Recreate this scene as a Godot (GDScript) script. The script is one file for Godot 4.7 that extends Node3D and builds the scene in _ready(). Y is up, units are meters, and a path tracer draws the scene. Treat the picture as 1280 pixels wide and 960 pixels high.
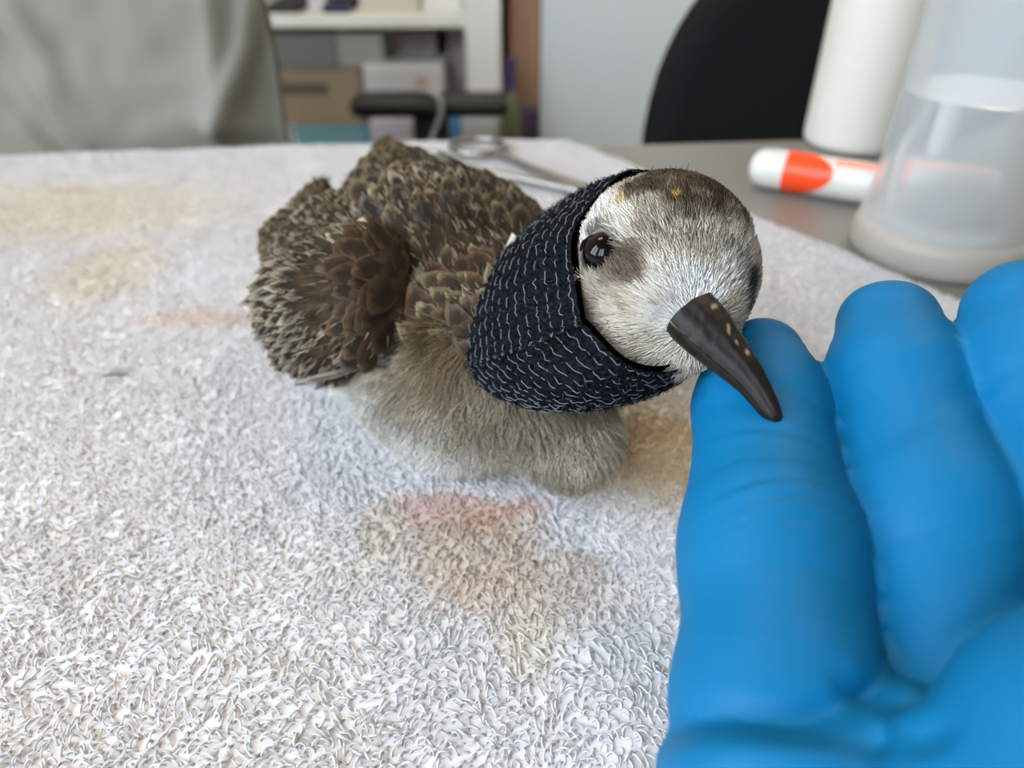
extends Node3D
# A small seabird in a black bandage collar on a white terry towel, a blue gloved hand beside it, an office behind.

const CAM_H := 0.11
const PITCH := 34.0
const FOC := 931.978

var rng := RandomNumberGenerator.new()
var fuzz_noise := FastNoiseLite.new()
var soft_noise := FastNoiseLite.new()
var mats := {}

# ------------------------------------------------------------------ helpers
func ray(px: float, py: float) -> Vector3:
	var a := deg_to_rad(PITCH)
	return Vector3.RIGHT * ((px - 640.0) / FOC) + Vector3(0, cos(a), -sin(a)) * ((480.0 - py) / FOC) - Vector3(0, sin(a), cos(a))

func at(px: float, py: float, d: float) -> Vector3:          # point of the place at that depth before the lens
	return Vector3(0, CAM_H, 0) + ray(px, py) * d

func on_y(px: float, py: float, y: float) -> Vector3:        # ... on a level plane
	var v := ray(px, py)
	return Vector3(0, CAM_H, 0) + v * ((y - CAM_H) / v.y)

func on_z(px: float, py: float, z: float) -> Vector3:        # ... on an upright plane
	var v := ray(px, py)
	return Vector3(0, CAM_H, 0) + v * (z / v.z)

func lin(r: float, g: float, b: float) -> Color:             # sRGB 0..255 to the linear values of vertex colours
	return Color(r / 255.0, g / 255.0, b / 255.0).srgb_to_linear()

func mat(key: String, r: float, g: float, b: float, rough := 0.6, metal := 0.0, spec := 0.5) -> StandardMaterial3D:
	if mats.has(key):
		return mats[key]
	var m := StandardMaterial3D.new()
	m.resource_name = key
	m.albedo_color = Color(r / 255.0, g / 255.0, b / 255.0)
	m.roughness = rough
	m.metallic = metal
	m.metallic_specular = spec
	mats[key] = m
	return m

func vmat(key: String, rough := 0.8, spec := 0.3, back := 0.0) -> StandardMaterial3D:
	if mats.has(key):
		return mats[key]
	var m := mat(key, 255, 255, 255, rough, 0.0, spec)
	m.vertex_color_use_as_albedo = true
	if back > 0.0:
		m.backlight_enabled = true
		m.backlight = Color(back, back, back)
	return m

func node_at(called: String, label := "", category := "", group := "", where := Vector3.ZERO, turn := 0.0) -> Node3D:
	var o := Node3D.new()
	o.name = called
	o.position = where
	o.rotation.y = turn
	add_child(o, true)
	tag(o, label, category, group)
	return o

func tag(o: Node, label := "", category := "", group := "", kind := "") -> void:
	if label: o.set_meta("label", label)
	if category: o.set_meta("category", category)
	if group: o.set_meta("group", group)
	if kind: o.set_meta("kind", kind)

func put(called: String, mesh: Mesh, m: Material, parent: Node = self, where := Vector3.ZERO) -> MeshInstance3D:
	var o := MeshInstance3D.new()
	o.name = called
	o.mesh = mesh
	o.material_override = m
	o.position = where
	o.cast_shadow = GeometryInstance3D.SHADOW_CASTING_SETTING_ON
	parent.add_child(o, true)
	return o

func struct(called: String, mesh: Mesh, m: Material, label: String, where := Vector3.ZERO) -> MeshInstance3D:
	var o := put(called, mesh, m, self, where)
	tag(o, label, "", "", "structure")
	return o

func raw(v: PackedVector3Array, n: PackedVector3Array, idx: PackedInt32Array, c := PackedColorArray(), uv := PackedVector2Array()) -> ArrayMesh:
	for i in range(0, idx.size(), 3):                          # Godot's front faces run clockwise
		var a := idx[i]; var b := idx[i + 1]; var d := idx[i + 2]
		if (v[b] - v[a]).cross(v[d] - v[a]).dot(n[a] + n[b] + n[d]) > 0.0:
			idx[i + 1] = d
			idx[i + 2] = b
	var arr := []
	arr.resize(Mesh.ARRAY_MAX)
	arr[Mesh.ARRAY_VERTEX] = v
	arr[Mesh.ARRAY_NORMAL] = n
	arr[Mesh.ARRAY_INDEX] = idx
	if c.size(): arr[Mesh.ARRAY_COLOR] = c
	if uv.size(): arr[Mesh.ARRAY_TEX_UV] = uv
	var am := ArrayMesh.new()
	am.add_surface_from_arrays(Mesh.PRIMITIVE_TRIANGLES, arr)
	return am

# A sheet of nu x nv points, row by row; smooth normals; wrap closes it along u.
func sheet(p: PackedVector3Array, nu: int, nv: int, wrap := false, flip := false, c := PackedColorArray(), caps := false) -> ArrayMesh:
	var v := p.duplicate()
	var n := PackedVector3Array()
	var idx := PackedInt32Array()
	var uv := PackedVector2Array()
	n.resize(nu * nv)
	uv.resize(nu * nv)
	for j in nv:
		for i in nu:
			var i0 := (i - 1 + nu) % nu if wrap else maxi(i - 1, 0)
			var i1 := (i + 1) % nu if wrap else mini(i + 1, nu - 1)
			var j0 := maxi(j - 1, 0)
			var j1 := mini(j + 1, nv - 1)
			var t := (p[j * nu + i1] - p[j * nu + i0]).cross(p[j1 * nu + i] - p[j0 * nu + i])
			if t.length_squared() < 1e-20:
				var jj := 1 if j == 0 else nv - 2
				t = (p[jj * nu + i1] - p[jj * nu + i0]).cross(p[j1 * nu + i] - p[j0 * nu + i])
			t = t.normalized()
			n[j * nu + i] = -t if flip else t
			uv[j * nu + i] = Vector2(float(i) / nu, float(j) / nv)
	for j in nv - 1:
		for i in (nu if wrap else nu - 1):
			var a := j * nu + i
			var b := j * nu + (i + 1) % nu
			idx.append_array(PackedInt32Array([a, b, a + nu, b, b + nu, a + nu]))
	var cc := c.duplicate()
	if caps:
		for e in [0, nv - 1]:
			var mid := Vector3.ZERO
			for i in nu: mid += p[e * nu + i]
			mid /= nu
			var other := Vector3.ZERO
			var e2: int = 1 if e == 0 else nv - 2
			for i in nu: other += p[e2 * nu + i]
			var dir := (mid - other / nu).normalized()
			if dir.length() < 0.5: dir = n[e * nu]
			var base := v.size()
			v.append(mid); n.append(dir); uv.append(Vector2.ZERO)
			if cc.size(): cc.append(c[e * nu])
			for i in nu:
				v.append(p[e * nu + i]); n.append(dir); uv.append(Vector2.ZERO)
				if cc.size(): cc.append(c[e * nu + i])
			for i in nu:
				idx.append_array(PackedInt32Array([base, base + 1 + i, base + 1 + (i + 1) % nu]))
	return raw(v, n, idx, cc, uv)

# Turned shape: [radius, height] pairs about the y axis.
func lathe(profile: Array, seg := 40) -> ArrayMesh:
	var p := PackedVector3Array()
	for q in profile:
		for i in seg:
			var a := TAU * i / seg
			p.append(Vector3(cos(a) * q[0], q[1], sin(a) * q[0]))
	return sheet(p, seg, profile.size(), true, false)

# Round bar along points; radii one number or one per point.
func tube(path: PackedVector3Array, radius, seg := 8, flat := 1.0, up := Vector3.UP) -> ArrayMesh:
	var p := PackedVector3Array()
	var last := path.size() - 1
	for j in path.size():
		var t := (path[mini(j + 1, last)] - path[maxi(j - 1, 0)]).normalized()
		var s := t.cross(up)
		if s.length() < 0.05: s = t.cross(Vector3.RIGHT)
		s = s.normalized()
		var w := s.cross(t).normalized()
		var r: float = radius[j] if radius is Array or radius is PackedFloat32Array else radius
		for i in seg:
			var a := TAU * i / seg
			p.append(path[j] + s * cos(a) * r + w * sin(a) * r * flat)
	return sheet(p, seg, path.size(), true, false, PackedColorArray(), true)

# Box with rounded edges, centred.
func rbox(size: Vector3, r := 0.003) -> ArrayMesh:
	var h := size / 2.0
	r = minf(r, minf(h.x, minf(h.y, h.z)) * 0.98)
	var v := PackedVector3Array()
	var n := PackedVector3Array()
	var idx := PackedInt32Array()
	for ax in 3:
		for sg in [-1.0, 1.0]:
			var u := (ax + 1) % 3
			var w := (ax + 2) % 3
			var lu := [-h[u], -h[u] + r * 0.35, -h[u] + r, h[u] - r, h[u] - r * 0.35, h[u]]
			var lw := [-h[w], -h[w] + r * 0.35, -h[w] + r, h[w] - r, h[w] - r * 0.35, h[w]]
			var base := v.size()
			for j in 6:
				for i in 6:
					var q := Vector3.ZERO
					q[ax] = h[ax] * sg
					q[u] = lu[i]
					q[w] = lw[j]
					var c := q.clamp(-h + Vector3.ONE * r, h - Vector3.ONE * r)
					var d := (q - c).normalized()
					v.append(c + d * r)
					n.append(d)
			for j in 5:
				for i in 5:
					var a := base + j * 6 + i
					idx.append_array(PackedInt32Array([a, a + 1, a + 6, a + 1, a + 7, a + 6]))
	return raw(v, n, idx)

func smooth_path(pts: Array, steps := 8, closed := false) -> PackedVector3Array:
	var out := PackedVector3Array()
	var n := pts.size()
	for i in (n if closed else n - 1):
		var a: Vector3 = pts[(i - 1 + n) % n] if closed else pts[maxi(i - 1, 0)]
		var b: Vector3 = pts[i]
		var c: Vector3 = pts[(i + 1) % n]
		var d: Vector3 = pts[(i + 2) % n] if closed else pts[mini(i + 2, n - 1)]
		for k in steps:
			out.append(b.cubic_interpolate(c, a, d, float(k) / steps))
	if not closed: out.append(pts[n - 1])
	return out

func moved(m: ArrayMesh, x: Transform3D) -> ArrayMesh:
	var st := SurfaceTool.new()
	st.append_from(m, 0, x)
	return st.commit()

func joined(list: Array) -> ArrayMesh:                        # one part out of several shapes
	var st := SurfaceTool.new()
	for e in list:
		if e is Array: st.append_from(e[0], 0, e[1])
		else: st.append_from(e, 0, Transform3D())
	return st.commit()

func shift(x: float, y: float, z: float) -> Transform3D:
	return Transform3D(Basis(), Vector3(x, y, z))

# ------------------------------------------------------------------ bodies as smooth fields
# prim: [a, b-a, 1/len2, ra, rb-ra, group]
func prim(a: Vector3, b: Vector3, ra: float, rb: float, group := 0) -> Array:
	var ba := b - a
	return [a, ba, 1.0 / maxf(ba.length_squared(), 1e-12), ra, rb - ra, group]

func field(p: Vector3, prims: Array, gk: Array, uk: Array) -> float:
	var total := 1e3
	var d := 1e3
	var g := -1
	for q in prims:
		if q[5] != g:
			if g >= 0:
				var k: float = uk[g]
				var h0 := maxf(k - absf(total - d), 0.0) / k
				total = minf(total, d) - h0 * h0 * k * 0.25
			g = q[5]
			d = 1e3
		var pa: Vector3 = p - q[0]
		var ba: Vector3 = q[1]
		var t := clampf(pa.dot(ba) * q[2], 0.0, 1.0)
		var e: float = (pa - ba * t).length() - (q[3] + q[4] * t)
		var kk: float = gk[g]
		var h := maxf(kk - absf(d - e), 0.0) / kk
		d = minf(d, e) - h * h * kk * 0.25
	var k: float = uk[g]
	var h1 := maxf(k - absf(total - d), 0.0) / k
	return minf(total, d) - h1 * h1 * k * 0.25

# Surface nets. extra(p) is added to the field (folds, bumps). Returns [vertices, normals, indices].
func nets(prims: Array, gk: Array, uk: Array, cell: float, extra = null, lo_in = null, hi_in = null) -> Array:
	var lo := Vector3.ONE * 1e3
	var hi := -lo
	for q in prims:
		for e in [[q[0], q[3]], [q[0] + q[1], q[3] + q[4]]]:
			lo = lo.min(e[0] - Vector3.ONE * (e[1] + 4.0 * cell))
			hi = hi.max(e[0] + Vector3.ONE * (e[1] + 4.0 * cell))
	if lo_in != null: lo = lo_in
	if hi_in != null: hi = hi_in
	var blk := 5
	var nb := Vector3i(((hi - lo) / (cell * blk)).ceil())
	var nx := nb.x * blk + 1
	var ny := nb.y * blk + 1
	var nz := nb.z * blk + 1
	var grid := PackedFloat32Array()
	grid.resize(nx * ny * nz)
	grid.fill(1e9)
	var vid := PackedInt32Array()
	vid.resize(nx * ny * nz)
	vid.fill(-1)
	var half := cell * blk * 0.5
	var diag := half * 1.7321
	var near := {}
	var maxk := 0.0
	for kk in gk + uk: maxk = maxf(maxk, kk)
	var has_extra := extra != null
	for bz in nb.z:
		for by in nb.y:
			for bx in nb.x:
				var c := lo + Vector3(bx, by, bz) * cell * blk + Vector3.ONE * half
				var best := 1e3
				var ds := PackedFloat32Array()
				for q in prims:
					var pa: Vector3 = c - q[0]
					var ba: Vector3 = q[1]
					var t := clampf(pa.dot(ba) * q[2], 0.0, 1.0)
					var e: float = (pa - ba * t).length() - (q[3] + q[4] * t)
					ds.append(e)
					best = minf(best, e)
				if best > diag + maxk + 0.002: continue
				if absf(field(c, prims, gk, uk)) > diag * 1.15 + 0.0012: continue
				var list := []
				for i in prims.size():
					if ds[i] < best + 2.0 * diag + maxk: list.append(prims[i])
				near[Vector3i(bx, by, bz)] = list
				for z in range(bz * blk, bz * blk + blk + 1):
					for y in range(by * blk, by * blk + blk + 1):
						var row := (z * ny + y) * nx
						for x in range(bx * blk, bx * blk + blk + 1):
							if grid[row + x] > 1e8:
								var p := lo + Vector3(x, y, z) * cell
								var f := field(p, list, gk, uk)
								if has_extra and absf(f) < 0.003: f += extra.call(p)
								grid[row + x] = f
	var v := PackedVector3Array()
	var n := PackedVector3Array()
	var idx := PackedInt32Array()
	var cells := PackedInt32Array()
	var off := [0, 1, nx, nx + 1, nx * ny, nx * ny + 1, nx * ny + nx, nx * ny + nx + 1]
	var edges := [[0, 1], [2, 3], [4, 5], [6, 7], [0, 2], [1, 3], [4, 6], [5, 7], [0, 4], [1, 5], [2, 6], [3, 7]]
	var corner := []
	for i in 8: corner.append(Vector3(i & 1, (i >> 1) & 1, (i >> 2) & 1))
	for b in near:
		for z in range(b.z * blk, b.z * blk + blk):
			for y in range(b.y * blk, b.y * blk + blk):
				for x in range(b.x * blk, b.x * blk + blk):
					var id := (z * ny + y) * nx + x
					var neg := 0
					for o in off:
						if grid[id + o] < 0.0: neg += 1
					if neg == 0 or neg == 8: continue
					var s := Vector3.ZERO
					var cnt := 0
					for e in edges:
						var f0 := grid[id + off[e[0]]]
						var f1 := grid[id + off[e[1]]]
						if (f0 < 0.0) != (f1 < 0.0):
							var c0: Vector3 = corner[e[0]]
							s += c0.lerp(corner[e[1]], f0 / (f0 - f1))
							cnt += 1
					vid[id] = v.size()
					cells.append(id)
					v.append(lo + (Vector3(x, y, z) + s / cnt) * cell)
					var gx: float = grid[id + 1] - grid[id] + grid[id + off[3]] - grid[id + off[2]] + grid[id + off[5]] - grid[id + off[4]] + grid[id + off[7]] - grid[id + off[6]]
					var gy: float = grid[id + off[2]] - grid[id] + grid[id + off[3]] - grid[id + 1] + grid[id + off[6]] - grid[id + off[4]] + grid[id + off[7]] - grid[id + off[5]]
					var gz: float = grid[id + off[4]] - grid[id] + grid[id + off[5]] - grid[id + 1] + grid[id + off[6]] - grid[id + off[2]] + grid[id + off[7]] - grid[id + off[3]]
					n.append(Vector3(gx, gy, gz).normalized())
	var sy := nx
	var sz := nx * ny
	for id in cells:
		var f0 := grid[id] < 0.0
		for a in [[1, sy, sz], [sy, sz, 1], [sz, 1, sy]]:
			if f0 != (grid[id + a[0]] < 0.0):
				var q0 := vid[id]
				var q1 := vid[id - a[1]] if id >= a[1] else -1
				var q2 := vid[id - a[1] - a[2]] if id >= a[1] + a[2] else -1
				var q3 := vid[id - a[2]] if id >= a[2] else -1
				if q1 < 0 or q2 < 0 or q3 < 0: continue
				idx.append_array(PackedInt32Array([q0, q1, q2, q0, q2, q3]))
	# one round of smoothing of the normals along the edges
	var acc := n.duplicate()
	for i in range(0, idx.size(), 3):
		for j in 3:
			acc[idx[i + j]] += n[idx[i + (j + 1) % 3]] * 0.25
	for i in acc.size(): acc[i] = acc[i].normalized()
	return [v, acc, idx]

# ------------------------------------------------------------------ scattering on a surface
# Points spread over a mesh by area; keep(p, n) may refuse one. Returns [positions, normals].
func spread(net: Array, count: int, keep: Callable) -> Array:
	var v: PackedVector3Array = net[0]
	var n: PackedVector3Array = net[1]
	var idx: PackedInt32Array = net[2]
	var tris := PackedInt32Array()
	var sums := PackedFloat32Array()
	var total := 0.0
	for i in range(0, idx.size(), 3):
		var c := (v[idx[i]] + v[idx[i + 1]] + v[idx[i + 2]]) / 3.0
		if not keep.call(c, n[idx[i]]): continue
		total += (v[idx[i + 1]] - v[idx[i]]).cross(v[idx[i + 2]] - v[idx[i]]).length()
		tris.append(i)
		sums.append(total)
	var ps := PackedVector3Array()
	var ns := PackedVector3Array()
	if tris.is_empty(): return [ps, ns]
	for k in count:
		var t := tris[mini(sums.bsearch(rng.randf() * total), tris.size() - 1)]
		var a := sqrt(rng.randf())
		var b := rng.randf()
		var w0 := 1.0 - a
		var w1 := a * (1.0 - b)
		var w2 := a * b
		ps.append(v[idx[t]] * w0 + v[idx[t + 1]] * w1 + v[idx[t + 2]] * w2)
		ns.append((n[idx[t]] * w0 + n[idx[t + 1]] * w1 + n[idx[t + 2]] * w2).normalized())
	return [ps, ns]

# Thin out to a smallest distance between points.
func thinned(pts: Array, gap: float) -> Array:
	var seen := {}
	var ps := PackedVector3Array()
	var ns := PackedVector3Array()
	for i in pts[0].size():
		var p: Vector3 = pts[0][i]
		var key := Vector3i((p / gap).floor())
		var ok := true
		for dz in range(-1, 2):
			for dy in range(-1, 2):
				for dx in range(-1, 2):
					for q in seen.get(key + Vector3i(dx, dy, dz), []):
						if p.distance_squared_to(q) < gap * gap: ok = false
		if ok:
			if not seen.has(key): seen[key] = []
			seen[key].append(p)
			ps.append(p)
			ns.append(pts[1][i])
	return [ps, ns]

func frame_on(nrm: Vector3, dir: Vector3, lift := 0.0) -> Basis:     # x across, y off the skin, z along dir
	var z := (dir - nrm * dir.dot(nrm))
	if z.length() < 1e-4: z = nrm.cross(Vector3.RIGHT)
	z = (z.normalized() + nrm * lift).normalized()
	var x := nrm.cross(z).normalized()
	return Basis(x, z.cross(x).normalized(), z)

func frame_dir(dir: Vector3, nrm: Vector3) -> Basis:            # z along dir, y as near to nrm as can be
	var z := dir.normalized()
	var y := (nrm - z * nrm.dot(z)).normalized()
	return Basis(y.cross(z), y, z)

func blade() -> ArrayMesh:                                     # one barb: a tapering curved strip
	var v := PackedVector3Array()
	var n := PackedVector3Array()
	var idx := PackedInt32Array()
	for i in 5:
		var t := i / 4.0
		var w := 0.5 * (1.0 - t * t * 0.92)
		var y := 0.16 * sin(t * PI * 0.85)
		for s in [-1.0, 1.0]:
			v.append(Vector3(w * s, y, t))
			n.append(Vector3(0.45 * s, 1, -0.1).normalized())
		if i: idx.append_array(PackedInt32Array([i * 2 - 2, i * 2 - 1, i * 2, i * 2 - 1, i * 2 + 1, i * 2]))
	return raw(v, n, idx)

func scatter(called: String, mesh: Mesh, m: Material, parent: Node, xf: Array, cols: PackedColorArray) -> MultiMeshInstance3D:
	var mm := MultiMesh.new()
	mm.transform_format = MultiMesh.TRANSFORM_3D
	mm.use_colors = true
	mm.mesh = mesh
	mm.instance_count = xf.size()
	for i in xf.size():
		mm.set_instance_transform(i, xf[i])
		mm.set_instance_color(i, cols[i])
	var o := MultiMeshInstance3D.new()
	o.name = called
	o.multimesh = mm
	o.material_override = m
	parent.add_child(o, true)
	tag(o, "", "", "", "stuff")
	return o

# ------------------------------------------------------------------ the bird
var head_mid: Vector3
var head_patches := []
var bill_root: Vector3
var bill_tip: Vector3
var neck_root: Vector3

func on_head(px: float, py: float) -> Vector3:                # where that line of sight meets the round of the head
	var d := ray(px, py).normalized()
	var o := Vector3(0, CAM_H, 0) - head_mid
	var b := o.dot(d)
	var q := b * b - (o.length_squared() - 0.0152 * 0.0152)
	return head_mid + o + d * (-b - sqrt(maxf(q, 0.0)))

func patch(px: float, py: float, r_px: float, c: Color, w := 1.0) -> void:
	head_patches.append([on_head(px, py), r_px * 0.115 / FOC, c, w])

func head_color(p: Vector3) -> Color:
	var c := lin(178, 170, 156)
	var up := (p - head_mid).dot(Vector3(0.252, 0.960, -0.119)) / 0.0151
	var wob := soft_noise.get_noise_3dv(p * 90.0) * 0.25 + fuzz_noise.get_noise_3dv(p * 300.0) * 0.12
	var mott := fuzz_noise.get_noise_3dv(p * 420.0)
	c = c.lerp(lin(112, 102, 88), clampf(mott * 2.0, 0.0, 0.7) * smoothstep(0.05, 0.3, up))
	c = c.lerp(lin(92, 79, 63).lerp(lin(60, 50, 40), clampf(0.5 + mott * 1.8, 0, 1)), smoothstep(0.50, 0.80, up + wob * 1.4))
	for q in head_patches:
		var d: float = p.distance_to(q[0]) / q[1]
		if d < 1.9:
			c = c.lerp(q[2], q[3] * (1.0 - smoothstep(0.55, 1.15, d + wob * 0.8)))
	return c

func feather(length: float, width: float, mid: Color, rim: Color, rim_from := 0.74, bars := 0.0, round_tip := 0.55) -> ArrayMesh:
	var us := [-1.0, -0.8, -0.42, 0.0, 0.42, 0.8, 1.0]
	var p := PackedVector3Array()
	var c := PackedColorArray()
	var nt := 9
	var tone := rng.randf_range(0.75, 1.25)
	rim = mid.lerp(rim, rng.randf_range(0.4, 1.0))
	for j in nt:
		var t := j / (nt - 1.0)
		var w := width * 0.5 * pow(sin(PI * lerpf(0.13, 0.97, t)), round_tip)
		for i in 7:
			var u: float = us[i]
			var fray := rng.randf_range(-0.05, 0.07) if absf(u) > 0.9 or j == nt - 1 else 0.0
			var x: float = u * w * (1.0 + fray)
			p.append(Vector3(x, -0.22 * x * x / width - 0.05 * length * t * t + (0.02 * width if i == 3 else 0.0), t * length * (1.0 + fray * 0.5) - absf(u) * 0.06 * length * t))
			var e := maxf(absf(u), (t - 0.18) * 1.22)
			var k := smoothstep(rim_from - 0.12, rim_from + 0.10, e + rng.randf_range(-0.08, 0.08))
			var col := mid * tone
			if bars > 0.0: col = col.lerp(rim, bars * (0.5 + 0.5 * sin(t * 24.0)))
			if i == 3: col *= 0.75
			c.append(col.lerp(rim * rng.randf_range(0.8, 1.15), k))
	return sheet(p, 7, nt, false, false, c)

func bird() -> void:
	var root := node_at("bird", "small brown and white seabird crouched on the white towel wearing a black collar", "bird")
	head_mid = at(835, 328, 0.1225)
	bill_root = at(870, 410, 0.1095)
	bill_tip = at(982, 524, 0.1000)
	neck_root = at(640, 410, 0.150)
	# --- one continuous skin: trunk (group 0) and head (group 1)
	var trunk := [
		prim(at(600, 450, 0.166), at(543, 356, 0.188), 0.0225, 0.0280, 0),
		prim(at(543, 356, 0.188), at(504, 256, 0.217), 0.0240, 0.0130, 0),
		prim(at(504, 256, 0.217), at(483, 190, 0.246), 0.0130, 0.0030, 0),
		prim(at(492, 430, 0.185), at(560, 470, 0.172), 0.0175, 0.0180, 0),
		prim(at(655, 350, 0.176), at(590, 290, 0.205), 0.0120, 0.0120, 0),
		prim(at(712, 545, 0.152), at(690, 505, 0.152), 0.0095, 0.0100, 0),
		prim(at(625, 430, 0.158), at(800, 370, 0.130), 0.0150, 0.0105, 0),
	]
	var skull := [
		prim(at(832, 326, 0.1228), at(838, 340, 0.1220), 0.0143, 0.0135, 0),
		prim(at(850, 385, 0.1165), at(868, 400, 0.1150), 0.0078, 0.0050, 0),
		prim(at(822, 415, 0.1165), at(850, 428, 0.1145), 0.0058, 0.0036, 0),
		prim(at(775, 362, 0.1200), at(795, 385, 0.1180), 0.0080, 0.0075, 0),
		prim(at(760, 390, 0.1230), at(800, 420, 0.1190), 0.0085, 0.0062, 0),
	]
	var body_net := nets(trunk, [0.012], [0.008], 0.0013)
	var hi_net := nets(skull, [0.006], [0.006], 0.0006)
	# colours of the head, found on its round
	var white := lin(232, 232, 228)
	patch(745, 270, 42, lin(228, 226, 218), 0.95)
	patch(775, 285, 30, lin(225, 222, 214), 0.8)
	patch(735, 290, 26, lin(225, 224, 218), 0.9)
	patch(800, 300, 24, lin(180, 171, 158), 0.5)
	patch(885, 335, 30, lin(172, 160, 144), 0.5)
	patch(835, 365, 46, lin(222, 220, 214), 0.8)
	patch(870, 372, 34, white, 0.85)
	patch(905, 350, 26, lin(200, 196, 188), 0.7)
	patch(788, 334, 27, lin(108, 97, 84), 0.95)
	patch(803, 350, 18, lin(120, 109, 96), 0.85)
	patch(770, 352, 16, lin(128, 116, 102), 0.8)
	patch(742, 345, 21, lin(226, 226, 224), 0.95)
	patch(750, 366, 14, lin(150, 138, 122), 0.6)
	patch(790, 392, 36, lin(226, 224, 218), 0.7)
	patch(845, 400, 30, white, 0.9)
	patch(800, 425, 46, lin(236, 237, 238), 0.95)
	patch(850, 440, 40, lin(238, 238, 238), 0.95)
	patch(755, 400, 30, lin(232, 234, 236), 0.8)
	patch(938, 358, 20, lin(38, 40, 44), 0.95)
	patch(932, 378, 16, lin(72, 78, 84), 0.9)
	patch(925, 335, 14, lin(150, 152, 154), 0.6)
	patch(777, 251, 10, lin(190, 164, 106), 1.0)
	patch(847, 240, 12, lin(190, 156, 92), 1.0)
	patch(905, 276, 13, lin(150, 118, 66), 0.8)
	patch(913, 292, 9, lin(96, 78, 54), 0.8)
	patch(748, 317, 37, lin(26, 22, 20), 1.0)
	patch(731, 328, 10, lin(150, 98, 84), 0.9)
	patch(722, 312, 8, lin(122, 104, 88), 0.7)
	var v: PackedVector3Array = body_net[0].duplicate()
	var n: PackedVector3Array = body_net[1].duplicate()
	var idx: PackedInt32Array = body_net[2].duplicate()
	var cols := PackedColorArray()
	for p in v: cols.append(trunk_color(p) * lerpf(0.6, 0.38, smoothstep(0.033, 0.038, p.y)))
	var base := v.size()
	v.append_array(hi_net[0])
	n.append_array(hi_net[1])
	for p in hi_net[0]: cols.append(head_color(p) * 0.92)
	for i in hi_net[2]: idx.append(i + base)
	var body := put("body", raw(v, n, idx, cols), vmat("plumage skin", 0.9, 0.2), root)
	plumage(body, hi_net, body_net)
	bill(root)
	eye(root)
	lid_corner(root)
	wings(root, body, body_net)
	# stiff bristles on the crown
	for k in 4:
		var a := on_head(835 + k * 7, 226 - k) + Vector3(0, 0.0008, 0)
		put("bristle", tube(PackedVector3Array([a, a + Vector3(0.0002, 0.0009, 0), a + Vector3(0.0001 * k, 0.0016, 0)]), [0.00007, 0.00006, 0.00003], 5), mat("bristle", 40, 34, 30), body)

func trunk_color(p: Vector3) -> Color:
	var w := soft_noise.get_noise_3dv(p * 60.0) * 0.006
	var m := fuzz_noise.get_noise_3dv(p * 200.0)
	var back := lin(78, 64, 48).lerp(lin(112, 98, 76), clampf(0.5 + m * 1.5, 0, 1))
	var breast := lin(150, 139, 120).lerp(lin(176, 168, 152), clampf(0.5 + m * 1.4, 0, 1))
	breast = breast.lerp(lin(108, 82, 55), (1.0 - smoothstep(0.007, 0.017, p.distance_to(at(580, 395, 0.150)) + w)) * 0.9)
	breast = breast.lerp(lin(120, 104, 82), smoothstep(0.020, 0.032, p.y + w) * 0.5)
	var low := smoothstep(0.026, 0.010, p.y + w) * smoothstep(0.016, -0.012, p.x + 0.25 * (p.z + 0.15))
	breast = breast.lerp(lin(214, 213, 208), low)
	breast = breast.lerp(lin(176, 178, 174), (1.0 - smoothstep(0.003, 0.0075, p.distance_to(at(526, 368, 0.1520)))) * 0.85)
	return breast.lerp(back, (0.0 if p.distance_to(at(524, 366, 0.1520)) < 0.006 else 1.0) * smoothstep(0.0345, 0.0385, p.y + w * 0.6))

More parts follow.
